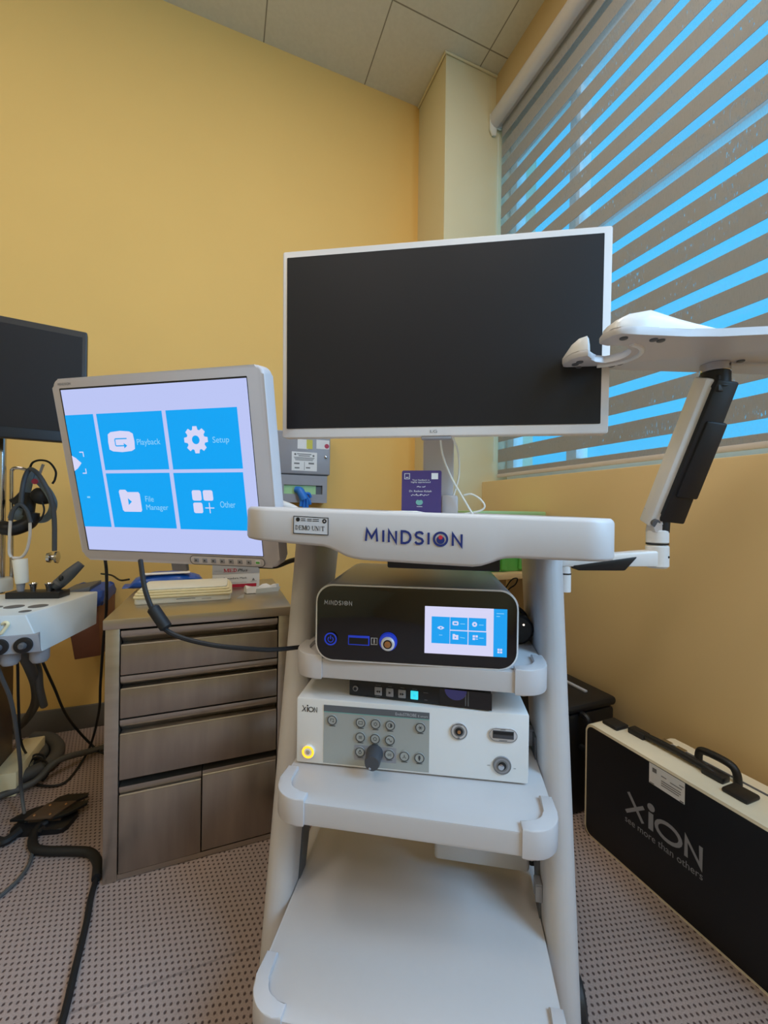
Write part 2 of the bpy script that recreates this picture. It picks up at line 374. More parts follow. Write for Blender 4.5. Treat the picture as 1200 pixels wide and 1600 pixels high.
def text(name, body, x0, x1, z0, z1, m, parent, y=-0.0009, shear=0.0, bold=0.0, font=None, keep=False):
    c = bpy.data.curves.new('lettering_curve', 'FONT'); c.body = body; c.size = 1; c.shear = shear; c.offset = bold; c.resolution_u = 3
    t = bpy.data.objects.new('lettering_curve', c); COL.objects.link(t)
    bpy.context.view_layer.update()
    me = bpy.data.meshes.new_from_object(t.evaluated_get(bpy.context.evaluated_depsgraph_get()))
    bpy.data.objects.remove(t); bpy.data.curves.remove(c)
    xs = [v.co.x for v in me.vertices] or [0, 1]; ys = [v.co.y for v in me.vertices] or [0, 1]
    ax, bx, ay, by = min(xs), max(xs), min(ys), max(ys)
    for v in me.vertices:
        v.co = Vector((x0 + (v.co.x-ax)/(bx-ax or 1)*(x1-x0), y, z0 + (v.co.y-ay)/(by-ay or 1)*(z1-z0)))
    me.materials.clear(); me.materials.append(M[m]); me.name = name
    o = bpy.data.objects.new(name, me); COL.objects.link(o); o.parent = parent
    return o

# ------------------------------------------------------------------ the room
XW, YB, YP, XC, ZC = 1.242, 1.98, 1.694, 0.954, 3.077
XL, YR = -2.3, -2.3
struct('floor', B().box(XL-.1, 1.5, YR-.1, YB+.1, -0.06, 0), 'carpet')
struct('ceiling', B().box(XL-.1, 1.5, YR-.1, YB+.1, ZC, ZC+0.06), 'ceiling')
struct('wall_back', B().box(XL-.1, 1.5, YB, YB+0.1, 0, ZC), 'yellow')
struct('wall_left', B().box(XL-.1, XL, YR, YB, 0, ZC), 'rear')
struct('wall_rear', B().box(XL-.1, 1.5, YR-.1, YR, 0, ZC), 'rear')
struct('wall_column', B().box(XC, 1.5, YP, YB, 0, ZC), 'cream')
struct('wall_right', B().box(1.187, 1.5, YR, YP, 0, 1.046, 0.004).box(XW, 1.5, -0.15, 0.15, 1.046, 2.884).box(XW, 1.5, YR, -1.75, 1.046, 2.884), 'tan')
struct('beam', B().box(XW, 1.5, YR, YP, 2.884, ZC), 'beige')
struct('baseboard_back', B().box(XL, XC, YB-0.012, YB, 0, 0.092, 0.002), 'skirting')
struct('trim_1', B().tube([(XC-0.006, YB-0.002, ZC-0.006), (XC-0.006, YP-0.006, ZC-0.006), (XW, YP-0.006, ZC-0.006)], 0.006, 6, sm=False), 'cream')
def window(n, y0, y1, mull):
    f = B(); x0, x1 = 1.335, 1.395
    f.box(x0, x1, y0, y0+.05, 1.046, 2.884, .004).box(x0, x1, y1-.05, y1, 1.046, 2.884, .004)
    f.box(x0, x1, y0+.05, y1-.05, 2.70, 2.884, .004).box(x0, x1, y0+.05, y1-.05, 1.046, 1.118, .004)
    for a, b in mull: f.box(x0, x1, a, b, 1.118, 2.70, .004)
    o = struct('window_%d' % n, f, 'frame_white')
    return o
w1 = window(1, 0.15, 1.694, [(1.252, 1.31)])
obj('window_sash', B().box(1.31, 1.36, 1.232, 1.252, 1.118, 2.70, .003).box(1.32, 1.36, 0.2, 1.232, 1.985, 2.03, .004).box(1.345, 1.375, 0.2, 1.232, 2.03, 2.062, .003)
    .box(1.34, 1.375, 1.31, 1.645, 2.64, 2.70, .003).box(1.34, 1.375, .2, 1.232, 2.66, 2.70, .003), 'frame_white', w1)
obj('pane', B().box(1.362, 1.368, 0.2, 1.645, 1.11, 2.71), 'glass', w1)
w2_added = window(2, -1.75, -0.15, [(-0.98, -0.92)])  # added window out of view, left without blind to admit the extra lamp
obj('pane', B().box(1.362, 1.368, -1.71, -.19, 1.11, 2.71), 'glass', w2_added)

# day-and-night roller blind in the window
bl = thing('roller_blind', 'day and night roller blind with grey woven stripes over the bright window', 'window blind', (1.262, 0.93, 2.83))
def lb(x0, x1, y0, y1, z0, z1, b=None, bev=0): return (b or B()).box(x0-1.262, x1-1.262, y0-.93, y1-.93, z0-2.83, z1-2.83, bev)
prof = [(1.268, 2.882), (1.225, 2.882), (1.206, 2.872), (1.198, 2.855), (1.198, 2.84), (1.206, 2.822), (1.222, 2.81), (1.24, 2.808), (1.24, 2.82), (1.268, 2.82)]
b = B()
b.loft([[(x-1.262, y-.93, z-2.83) for x, z in prof] for y in (0.17, 1.682)])
obj('cassette', b, 'cap', bl)
obj('end_cap', B().prism([(x-1.262, z-2.83) for x, z in [(1.268, 2.879), (1.2, 2.868), (1.2, 2.79), (1.215, 2.765), (1.235, 2.77), (1.24, 2.81), (1.268, 2.81)]], 'y', 1.682-.93, 1.689-.93), 'offwhite', bl)
bands, sheer = B(), B()
y0, y1 = 0.19, 1.668
edges = [1.848 + 0.1007*k for k in range(-7, 11)]
prev = 1.083
for t in edges:
    lo = t - 0.037
    if t > 2.84: break
    lb(1.261, 1.263, y0, y1, prev, lo, bands)
    lb(1.2615, 1.2625, y0, y1, lo, t, sheer)
    prev = t
lb(1.261, 1.263, y0, y1, prev, 2.83, bands)
obj('woven_bands', bands, 'band', bl); obj('sheer_bands', sheer, 'sheer', bl)
obj('bottom_rail', lb(1.255, 1.269, y0, y1, 1.068, 1.085, None, .003), 'cap', bl)
obj('blind_cord', B().tube([(1.25-1.262, 1.684-.93, 2.77-2.83), (1.252-1.262, 1.686-.93, 1.9-2.83), (1.25-1.262, 1.686-.93, 1.15-2.83)], .0012, 6), 'offwhite', bl)

# recessed ceiling lamps, out of the frame
for i, (lx, ly, ww) in enumerate([(0.45, 0.50, 1.2), (-1.2, 0.55, 0.8), (-0.15, -1.1, 0.8), (-1.4, -1.1, 0.8)]):
    t = thing('ceiling_light', ['square ceiling light panel above the cart', 'square ceiling light panel near the left wall and back wall', 'square ceiling light panel behind the viewer by the windows', 'square ceiling light panel in the rear left of the room'][i], 'ceiling light', (lx, ly, ZC), 0, 'ceiling light panels')
    obj('frame', B().prism([(-.25, -.25), (.25, -.25), (.25, .25), (-.25, .25)], 'z', -.008, 0), 'white', t)
    obj('diffuser', B().box(-.22, .22, -.22, .22, -.011, -.009), 'led', t)
    area('lamp', (lx, ly, ZC-.02), (lx, ly, 0), .44, .44, TROFFER_W*ww, TROFFER_RGB)

# ------------------------------------------------------------------ the equipment cart
CR = math.radians(-30.8)
ca, cb = Vector((math.cos(CR), math.sin(CR), 0)), Vector((-math.sin(CR), math.cos(CR), 0))
CO = ca*-.06 + cb*.735
def cw(x, y, z): return CO + ca*x + cb*y + Vector((0, 0, z))
cart = thing('equipment_cart', 'tall white medical trolley with three shelves and a branded top tray', 'medical cart', CO, CR)
def py(z): return 0.005 + (z-.07)*0.257     # depth of the leaning posts at height z
for sx, side in ((-1, 'left'), (1, 'right')):
    rings = [[(sx*.262 + p[0], p[1], z) for p in rr(-.0265, .0265, -.035+.2*z, .048+.371*z, .026, 8)] for z in (0.035, 0.3, 0.55, 0.838)]
    o = obj('post', B().loft(rings), 'white', cart, ang=60)
    xi = sx*.2345
    obj('channel', B().hexa([(xi-.003, .037, .08), (xi+.003, .037, .08), (xi+.003, .06, .08), (xi-.003, .06, .08)],
                            [(xi-.003, .115, .45), (xi+.003, .115, .45), (xi+.003, .19, .45), (xi-.003, .19, .45)]), 'channel', o)
    if sx > 0:
        for y, z in ((.135, .44), (.045, .205)):
            xk = .228
            obj('shelf_bracket', B().box(xk-.005, xk+.007, y, y+.005, z-.02, z+.012, .001).box(xk-.005, xk+.007, y+.016, y+.021, z-.02, z+.012, .001).box(xk-.005, xk+.007, y, y+.021, z+.008, z+.013, .001), 'grey', o)
for z, yf, yb, hw in ((.62, 0.0, .355, .2335), (.41, -.088, .30, .2335), (.15, -.172, .275, .2335)):
    sh = obj('shelf', B().prism(rr(-hw, hw, yf, yb, (.045, .02, .02, .045), 7), 'z', z-.036, z, .003), 'white', cart)
    for sx in (-1, 1):
        h2 = hw + .003; f2 = yf - .003; R = .048
        out = [(h2-.062, f2)] + [(h2-R+R*math.sin(a), f2+R-R*math.cos(a)) for a in (PI/2*i/8 for i in range(9))] + [(h2, f2+.085)]
        inn = [(h2-.021, f2+.085)] + [(h2-.021-.026+.026*math.sin(a), f2+.021+.026-.026*math.cos(a)) for a in (PI/2*i/8 for i in range(8, -1, -1))] + [(h2-.062, f2+.021)]
        pl = [(sx*x, y) for x, y in out+inn]
        c = obj('corner_cap', B().prism(pl, 'z', z-.039, z+.0065, .0025, 2), 'cap', sh)
# rear cross bars and the box hung below the lower device shelf
obj('cable_cover', B().prism(rr(.036, .226, .113, .16, .008, 4), 'z', .179, .374, .004), 'cap', cart)
# feet and casters
for sx in (-1, 1):
    obj('foot', B().tube([(sx*.255, .03, .085), (sx*.26, .1, .085), (sx*.255, .26, .085)], .024, 14), 'white', cart)
    xw = .288 if sx > 0 else -.262
    for y in (.035, .26):
        k = obj('caster', B().cyl((xw-.014, y, .036), (xw+.014, y, .036), .036, n=24, bev=.004), 'wheel', cart)
        obj('caster_hub', B().cyl((xw-.0155, y, .036), (xw+.0155, y, .036), .014, n=18, bev=.002), 'darkgrey', k)
# tray
TX = 0.01
def zt(x): return .9035 - .0206*(x - TX + .2875)
ZBP = [(-.2875, .8515), (-.17, .844), (-.1377, .8422), (-.122, .8355), (-.1052, .8275), (-.09, .8243), (-.0733, .8232), (.01, .8205), (.0877, .8188), (.103, .8225), (.112, .8275), (.1209, .8315), (.137, .8335), (.2, .8325), (.2875, .8315)]
def zb(x):
    x -= TX; x = max(-.2875, min(.2875, x))
    for (a, p), (c, q) in zip(ZBP, ZBP[1:]):
        if a <= x <= c: return p + (q-p)*(x-a)/(c-a)
def tray_ring(ins, top, dz, n=8, dense=40):
    o = rr(TX-.2875+ins, TX+.2875-ins, -.135+ins, .275-ins, max(.004, .05-ins), n); pts = []
    for i, p in enumerate(o):                           # subdivide the long front and back runs
        q = o[(i+1) % len(o)]; k = dense if abs(q[0]-p[0]) > .2 else 1
        for j in range(k): pts.append((p[0]+(q[0]-p[0])*j/k, p[1]+(q[1]-p[1])*j/k))
    return [(x, y, (zt(x) if top else zb(x)) + dz) for x, y in pts]
tray = obj('tray', B().loft([tray_ring(.006, 0, 0), tray_ring(.002, 0, .001), tray_ring(0, 0, .005), tray_ring(0, 1, -.007), tray_ring(.0015, 1, -.003), tray_ring(.005, 1, 0), tray_ring(.022, 1, 0), tray_ring(.026, 1, -.004), tray_ring(.03, 1, -.012)]), 'white', cart, ang=50)
DL = -.1362
S_PTS = [(.95, .83), (.78, .97), (.5, 1.0), (.2, .93), (.08, .75), (.2, .58), (.5, .5), (.8, .42), (.94, .25), (.8, .07), (.5, 0), (.2, .03), (.03, .17)]
def wordmark(bn, x0, z0, wd, h, y, slope=0, eye=True):
    tw = wd*.023; z = lambda u: z0 + slope*(u*wd)
    def P(u0, u1, pts): return [(x0 + (u0 + (u1-u0)*a)*wd, z(u0+(u1-u0)*a) + tw/2 + (h-tw)*c) for a, c in pts]
    H = .0115
    for u0, u1, pts in ((0, .137, [(0.06, 0), (.14, 1), (.5, .3), (.86, 1), (.94, 0)]), (.182, .203, [(.5, 0), (.5, 1)]), (.241, .335, [(.1, 0), (.1, 1), (.9, 0), (.9, 1)]),
                        (.373, .479, [(.1, 0), (.1, 1), (.45, 1), (.75, .9), (.92, .7), (.96, .5), (.92, .3), (.75, .1), (.45, 0), (.1, 0)]), (.521, .607, S_PTS), (.649, .67, [(.5, 0), (.5, 1)]), (.891, 1.0, [(.1, 0), (.1, 1), (.9, 0), (.9, 1)])):
        bn.stroke(P(u0, u1, pts), tw, y)
    c = (x0 + .78*wd, z(.78) + h/2)
    bn.ring(c[0], c[1], .055*wd, .077*wd, y); 
    if eye: bn.disc(c[0], c[1]-.008*wd, .041*wd, y)
    return c
b = B(); c = wordmark(b, -.0664, .8517, .1444, .0207, DL, -.031)
decal('tray_lettering', b, 'navy', tray)
decal('logo_dot', B().disc(c[0], c[1]+.0026, .0031, DL-.0003), 'red', tray)
# demo plate
pl = decal('demo_plate', B().poly([(-.1805, .8618), (-.1235, .860), (-.1235, .8872), (-.1805, .8895)], DL), 'plate', tray, 'small pale plate reading DEMO UNIT')
b = B(); b.stroke([(-.1797, .8624), (-.1243, .8607), (-.1243, .8866), (-.1797, .8888)], .0011, DL-.0003, True)
def serif(bn, x, z, wd, h, ch, y):
    t, f = wd*.20, wd*.08
    X = lambda a: x + a*wd; Z = lambda a: z + a*h
    def bar(a0, c0, a1, c1, ww): bn.stroke([(X(a0), Z(c0)), (X(a1), Z(c1))], ww, y)
    def foot(a, c, r=.22): bn.quad(X(a-r), X(a+r), Z(c)-f*.5, Z(c)+f*.5, y)
    if ch in 'DEIT':
        s_ = {'D': .24, 'E': .24, 'I': .5, 'T': .5}[ch]; bar(s_, 0, s_, 1, t); foot(s_, .02); foot(s_, .98)
    if ch == 'D': bn.stroke([(X(.24), Z(.97)), (X(.6), Z(.93)), (X(.84), Z(.7)), (X(.86), Z(.5)), (X(.84), Z(.3)), (X(.6), Z(.07)), (X(.24), Z(.03))], t*.75, y)
    if ch == 'E':
        for c_, r_ in ((.97, .92), (.5, .7), (.03, .95)): bar(.24, c_, r_, c_, f*1.2)
        bar(.9, .97, .9, .75, f); bar(.93, .03, .93, .27, f); bar(.7, .38, .7, .62, f)
    if ch == 'M': bar(.12, 0, .12, 1, f*1.2); bar(.9, 0, .9, 1, t); bar(.14, 1, .5, .05, t*.9); bar(.5, .05, .86, 1, f); foot(.12, .02, .15); foot(.9, .02, .18); foot(.9, .98, .18); foot(.12, .98, .15)
    if ch == 'O': bn.stroke([(X(.5+.38*math.cos(a)), Z(.5+.47*math.sin(a))) for a in (2*PI*i/14 for i in range(15))], t*.8, y)
    if ch == 'U': bar(.2, 1, .2, .3, t); bar(.84, 1, .84, .3, f); bn.stroke([(X(.2), Z(.32)), (X(.3), Z(.08)), (X(.55), Z(.02)), (X(.76), Z(.1)), (X(.84), Z(.32))], f*1.6, y); foot(.2, .98, .18); foot(.84, .98, .16)
    if ch == 'N': bar(.15, 0, .15, 1, f); bar(.86, 0, .86, 1, f); bar(.16, 1, .86, 0, t); foot(.15, .02, .15); foot(.86, .98, .15); foot(.12, .98, .12)
    if ch == 'T': bar(.06, .96, .94, .96, f*1.4); bar(.08, .97, .08, .72, f); bar(.92, .97, .92, .72, f)
xx = -.1772
for ch in 'DEMO UNIT':
    ww = {'M': .0072, ' ': .0026, 'I': .0036}.get(ch, .0057)
    if ch != ' ': serif(b, xx, .8681 - (xx+.177)*.031, ww*.95, .0068, ch, DL-.0004)
    xx += ww
for i, zz in enumerate((.8848, .8822)):
    for x0_, x1_ in ((-.168, -.1605), (-.158, -.1505), (-.149, -.139)): b.quad(x0_, x1_, zz-.0005-(x0_+.168)*.03, zz+.0005-(x0_+.168)*.03, DL-.0004)
b.disc(-.1729, .8838, .0033, DL-.0004, 16); b.ring(-.1303, .8818, .0014, .0034, DL-.0004)
decal('plate_lettering', b, 'inkblack', pl)
# monitor pole at the back of the tray
obj('monitor_pole', B().box(-.003, .066, .185, .225, .885, 1.20, .006).box(.04, .076, .165, .24, .885, .935, .006), 'cap', cart)
obj('monitor_bracket', B().box(-.06, .10, .155, .187, 1.17, 1.29, .004), 'cap', cart)
obj('keyboard_slide', B().box(-.05, .145, -.02, .15, .797, .822, .003), 'black', cart, 'black flat slide under the tray')
obj('side_arm', B().tube([(-.27, .16, .875), (-.31, .17, .9), (-.40, .16, .93), (-.47, .13, .97)], .012, 12), 'whitegloss', cart, 'white arm carrying the left monitor')

# ------------------------------------------------------------------ items on the cart
# big dark monitor
mc = cw(.0, 0.07, 1.2405)   # placed below from fitted pose
BR = math.radians(-29.7)
bigM = Matrix.Translation(cw(.03, .075, 1.242)) @ Matrix.Rotation(BR, 4, 'Z') @ Matrix.Rotation(math.radians(1.5), 4, 'X')
big = thing('flat_monitor', 'large wide monitor with thin white bezel and dark switched-off screen', 'monitor', M4=bigM)
W2, H2 = .3215, .1925
obj('housing', B().prism(rr(-W2, W2, -H2, H2, .005, 4), 'y', 0, .024, .002).box(-.2, .2, .024, .05, -.12, .12, .012), 'bezel', big)
obj('screen', B().prism(rr(-W2+.010, W2-.015, -H2+.0185, H2-.0135, .001, 1), 'y', -.0012, .002), 'screen_off', big)
text('maker_mark', 'LG', -.012, .002, -H2+.006, -H2+.0115, 'inkgrey', big)
obj('bottom_lip', B().box(-.03, .03, .002, .02, -H2-.006, -H2, .002), 'grey', big)
# lit left monitor
Mrot = Matrix(((0.82839, 0.5486, -0.11319, -.124), (-0.56015, 0.81197, -0.16411, .948), (0.00188, 0.19935, 0.97993, .974), (0, 0, 0, 1)))
lm = thing('medical_monitor', 'tilted white squarish monitor showing blue menu tiles on its screen', 'monitor', M4=Mrot)
hb = B().prism(rr(-.236, .252, -.199, .195, .018, 6), 'y', 0, .036, .006, 3)
hb.hexa([(-.16, .034, -.14), (.17, .034, -.14), (.17, .034, .13), (-.16, .034, .13)], [(-.11, .07, -.1), (.12, .07, -.1), (.12, .07, .1), (-.11, .07, .1)], .006)
obj('housing', hb, 'bezelgrey', lm)
obj('screen_edge', B().prism(rr(-.2175, .2175, -.1755, .1755, .001, 1), 'y', -.0008, .001), 'black', lm)
scr = obj('screen', B().box(-.2135, .2165, -.0016, 0, -.174, .172), 'scr_white', lm)
t_ = B(); Y1 = -.0024
for x0_, x1_, z0_, z1_ in ((-.2135, -.141, -.1205, .1205), (-.133, .025, .004, .1205), (.034, .192, .0035, .1205), (-.1335, .024, -.1205, -.003), (.033, .191, -.1215, -.0035)): t_.quad(x0_, x1_, z0_, z1_, Y1)
tiles = decal('menu_tiles', t_, 'scr_blue', scr)
Y2, Y3 = -.003, -.0036
def icon(nm, b, m='scr_pale', par=None): return decal(nm, b, m, par or scr)
icon('playback_icon', B().poly([(-.113, .047), (-.105, .043), (-.082, .041), (-.058, .043), (-.05, .047), (-.0485, .062), (-.05, .078), (-.058, .0825), (-.08, .0845), (-.104, .0825), (-.1115, .078), (-.1135, .062)], Y2))
n = 8; g = []
for i in range(n):
    for da, r in ((-17, .0205), (-10, .0268), (10, .0268), (17, .0205)): a = math.radians(i*45+da); g.append((.0955+r*math.cos(a), .0615+r*math.sin(a)))
icon('gear_icon', B().poly(g, Y2)); icon('gear_hole', B().disc(.0955, .0615, .0085, Y3), 'scr_blue')
icon('folder_icon', B().poly([(-.107, -.042), (-.104, -.038), (-.09, -.038), (-.085, -.043), (-.058, -.043), (-.055, -.047), (-.055, -.082), (-.058, -.0855), (-.1, -.0855), (-.1035, -.082)], Y2))
icon('folder_arrow', B().poly([(-.086, -.071), (-.077, -.0635), (-.086, -.056)], Y3), 'scr_blue')
b = B()
for q in (rr(.071, .0925, -.0605, -.039, .004, 3), rr(.0965, .119, -.0605, -.039, .004, 3), rr(.071, .0925, -.0865, -.0645, .004, 3)): b.poly(q, Y2)
b.stroke([(.098, -.0755), (.119, -.0755)], .002, Y2).stroke([(.1085, -.0865), (.1085, -.0645)], .002, Y2); icon('grid_icon', b)
b = B().poly([(-.2135, .036), (-.204, .031), (-.196, .024), (-.191, .02), (-.196, .015), (-.204, .008), (-.2135, .003)], Y2)
b.stroke([(-.192, .043), (-.1825, .043), (-.1825, .033)], .0022, Y2).stroke([(-.1925, -.002), (-.183, -.002), (-.183, .008)], .0022, Y2); icon('eye_icon', b)
icon('return_arrow', B().stroke([(-.066, .0685), (-.094, .0685), (-.0955, .067), (-.0955, .0555), (-.094, .054), (-.074, .054)], .0024, Y3).poly([(-.075, .0485), (-.067, .054), (-.075, .0595)], Y3), 'scr_blue')
for s_, a in (('Playback', (-.043, .013, .051, .0665)), ('Setup', (.1325, .1685, .051, .0665)), ('File', (-.043, -.0225, -.0635, -.0515)), ('Manager', (-.0435, .0105, -.0845, -.0695)), ('Other', (.133, .1675, -.0745, -.0615))):
    text('menu_lettering', s_, *a, 'scr_lab', scr, Y2)
decal('eye_label', B().quad(-.192, -.184, -.056, -.0525, Y2), 'scr_lab', scr)
text('maker_lettering', 'MINDSION', -.219, -.187, .1815, .1865, 'inkgrey', lm, -.0006)
bp = obj('button_bar', B().prism(rr(.046, .219, -.1975, -.179, .009, 5), 'y', -.0016, 0, .0008), 'bezelgrey', lm)
for i in range(8):
    obj('control_button', B().box(.0555+i*.0205, .0665+i*.0205, -.003, -.0016, -.193, -.1835, .001), 'grey' if i < 7 else 'paper', bp)
ring = B(); ring.stroke(rr(.046, .219, -.1975, -.179, .009, 6), .0012, -.0018, True)
for i in range(7): ring.disc(.061+i*.0205, -.1883, .002, -.0034, 8)
decal('button_marks', ring, 'ink', bp)
obj('status_light', B().box(.2005, .2085, -.0036, -.0026, -.1905, -.186), 'green', bp)
obj('stand_neck', B().box(-.027, .012, .024, .034, -.226, -.17, .003), 'grey', lm)

# video processor on the upper shelf
DR = math.radians(-30.8+2.5)
do = ca*-.062 + cb*.734 + Vector((0, 0, .6205))
dev = thing('video_processor', 'rounded aluminium box with black glass front and small touchscreen on the upper shelf', 'medical device', do, DR)
b = B().prism(rr(-.1825, .1825, 0, .1415, .032, 8), 'y', 0, .30, .0015)
for x in (-.12, .12):
    for y in (.03, .25): b.box(x-.012, x+.012, y-.012, y+.012, -.0005, .004)
obj('housing', b, 'alu', dev, ang=50)
obj('front_rim', B().prism(rr(-.1825, .1825, 0, .1415, .032, 8), 'y', -.002, .003, .001), 'alurim', dev)
obj('front_panel', B().prism(rr(-.1795, .1795, .003, .1385, .030, 8), 'y', -.0035, -.001, .0004), 'blackgloss', dev)
b = B(); wordmark(b, -.166, .1035, .052, .0085, -.0042, -.006, eye=False); b.disc(-.166+.78*.052, .1075, .0016, -.0042); decal('front_lettering', b, 'silver', dev)
pw = obj('power_button', B().cyl((-.153, -.0055, .0412), (-.153, -.0035, .0412), .0125, n=32), 'blackgloss', dev)
b = B(); b.ring(-.153, .0412, .0092, .0118, -.0062).ring(-.153, .0405, .0042, .0057, -.0062, a0=125, a1=415, n=20).quad(-.1538, -.1522, .041, .0478, -.0062)
decal('power_symbol', b, 'ringblue', pw)
us = obj('usb_port', B().box(-.1205, -.0808, -.0055, -.0035, .0318, .0495, .001), 'ringblue', dev)
obj('usb_slot', B().box(-.1185, -.083, -.0062, -.0052, .034, .0455), 'black', us)
b = B(); b.stroke([(-.0775, .0345), (-.0668, .0345), (-.0668, .0462), (-.0775, .0462)], .0012, -.0042, True).disc(-.0722, .0438, .0012, -.0042, 10).quad(-.0735, -.0708, .0395, .0425, -.0042).quad(-.0735, -.0725, .036, .0397, -.0042).quad(-.0718, -.0708, .036, .0397, -.0042)
decal('person_symbol', b, 'silver', dev)
so = obj('camera_socket', B().lathe([(.0165, 0), (.0165, -.004), (.015, -.007), (.013, -.0075)], (-.0465, -.0035, .0415), 'y', 32), 'ringblue', dev)
obj('socket_collar', B().lathe([(.0125, 0), (.0125, -.010), (.0105, -.012), (.008, -.012)], (-.0465, -.0035, .0395), 'y', 28), 'alurim', so)
obj('socket_core', B().lathe([(.008, 0), (.008, -.0125)], (-.0465, -.0035, .0395), 'y', 24), 'black', so)
obj('socket_contacts', B().lathe([(.0058, 0), (.0058, -.0132), (.0042, -.0136)], (-.0465, -.0035, .0395), 'y', 20).lathe([(.0022, 0), (.0022, -.0145)], (-.0465, -.0035, .0395), 'y', 12), 'copper', so)
ts = obj('touchscreen', B().box(.019, .1395, -.0042, -.0036, .0242, .1083), 'scr_pale', dev)
decal('side_menu', B().quad(.1395, .1625, .0242, .1083, -.0046), 'scr_tile', ts)
b = B()
for q in ((.0312, .0633, .043, .0906), (.064, .0945, .0684, .0906), (.0962, .1267, .0684, .0908), (.064, .0948, .043, .0664), (.0962, .1272, .0427, .0664)): b.quad(*q, -.0048)
decal('small_tiles', b, 'scr_tile', ts)
y = -.0052
def sico(nm, b, m='scr_pale'): return decal(nm, b, m, ts)
sico('eye_icon', B().poly([(.041, .071), (.0445, .0735), (.0475, .0742), (.0505, .0735), (.054, .071), (.0505, .0685), (.0475, .0678), (.0445, .0685)], y)); sico('eye_pupil', B().disc(.0475, .071, .0016, -.0056, 8), 'scr_tile')
sico('playback_icon', B().poly(rr(.068, .0785, .0765, .0838, .002, 3), y)); sico('return_arrow', B().quad(.0705, .076, .0787, .0815, -.0056), 'scr_tile')
sico('gear_icon', B().disc(.1066, .0797, .0045, y, 10)); sico('gear_hole', B().disc(.1066, .0797, .0016, -.0056, 8), 'scr_tile')
sico('folder_icon', B().poly([(.0685, .0575), (.0685, .061), (.0725, .061), (.0735, .0595), (.0785, .0595), (.0785, .0512), (.0685, .0512)], y)); sico('folder_arrow', B().poly([(.0722, .0535), (.0752, .0553), (.0722, .0572)], -.0056), 'scr_tile')
b = B()
for q in ((.1035, .1075, .0567, .0605), (.1085, .1123, .0567, .0605), (.1035, .1075, .052, .0557)): b.quad(*q, y)
sico('grid_icon', b.stroke([(.1085, .054), (.1125, .054)], .0011, y))
b = B()
for q in ((.1465, .150, .0355, .039), (.151, .1545, .0355, .039), (.1465, .150, .031, .0345), (.151, .1545, .031, .0345)): b.quad(*q, y)
sico('home_icon', b)
for q in (((.0815, .0795), (.09, .0795)), ((.114, .079), (.122, .079)), ((.0815, .0555), (.09, .0545)), ((.1145, .056), (.1225, .056)), ((.0445, .058), (.0505, .058)), ((.144, .1005), (.157, .1005)), ((.144, .0955), (.15, .0955))): sico('tile_label', B().stroke(q, .0011, y), 'scr_lab')

# stroboscope light source on the middle shelf
XR = math.radians(-30.8+1.8)
xo = ca*-.0725 + cb*.75 + Vector((0, 0, .4105))
xi = thing('stroboscope_unit', 'wide white light source with grey keypad and glowing amber power ring on the middle shelf', 'medical device', xo, XR)
b = B().box(-.2145, .2165, 0, .255, .003, .1275, .0035)
for x in (-.17, .17):
    for y in (.03, .22): b.box(x-.014, x+.014, y-.014, y+.014, -.0005, .005)
obj('housing', b, 'whitegloss', xi)
lg = B(); t = .0022
def xion(bn, x0, z0, wd, h, y):
    s_ = wd/.0304; st = .0017*s_
    bn.stroke([(x0+.001*s_, z0+h*.95), (x0+.0075*s_, z0+h*.02)], st*.8, y); bn.stroke([(x0, z0+h*.02), (x0+.0078*s_, z0+h*.72)], st*.8, y)
    bn.quad(x0+.0098*s_, x0+.0118*s_, z0, z0+h*.72, y); bn.disc(x0+.0108*s_, z0+h*.95, .00155*s_, y, 12)
    bn.stroke([(x0+(.0176+.0046*math.cos(a))*s_, z0+h*.4+(h*.34)*math.sin(a)) for a in (2*PI*i/20 for i in range(21))], st*.85, y)
    bn.stroke([(x0+.0242*s_, z0), (x0+.0242*s_, z0+h*.76), (x0+.0292*s_, z0+h*.02), (x0+.0292*s_, z0+h*.8)], st*.75, y)
xion(lg, -.2033, .1018, .0304, .0125, -.0008); decal('logo_lettering', lg, 'inkblack', xi)
po = obj('power_button', B().lathe([(.0128, 0), (.0128, -.003), (.0115, -.004)], (-.1896, 0, .0268), 'y', 32), 'offwhite', xi)
decal('glow_ring', B().ring(-.1896, .0268, .0078, .0118, -.0046), 'amber', po, 'glowing amber ring')
decal('power_symbol', B().ring(-.1896, .0268, .0026, .0036, -.0046).disc(-.1896, .0268, .0012, -.0046, 8), 'copper', po)
kp = obj('keypad', B().box(-.1605, .0394, -.0008, .001, .0078, .1178), 'panelgrey', xi)
decal('keypad_header', B().quad(-.1605, .0394, .1058, .1178, -.0012), 'panelbar', kp)
decal('header_line', B().quad(-.1605, .0394, .1043, .1058, -.0012), 'teal', kp)
text('header_lettering', 'EndoSTROBE', -.0235, .0155, .1088, .1142, 'silver', kp, -.0017)
text('header_lettering', 'E smart', .0185, .0365, .1088, .1124, 'silver', kp, -.0017)
decal('knob_field', B().quad(-.1005, -.0211, .0193, .0474, -.0012), 'grey', kp)
BT = [(-.1433, .0911), (-.0886, .0908), (-.0603, .0906), (-.0328, .0902), (.0230, .0906), (-.0889, .0637), (-.0609, .0629), (-.0332, .0629), (-.089, .0359), (-.0337, .0359), (-.0058, .0353), (.0219, .0347)]
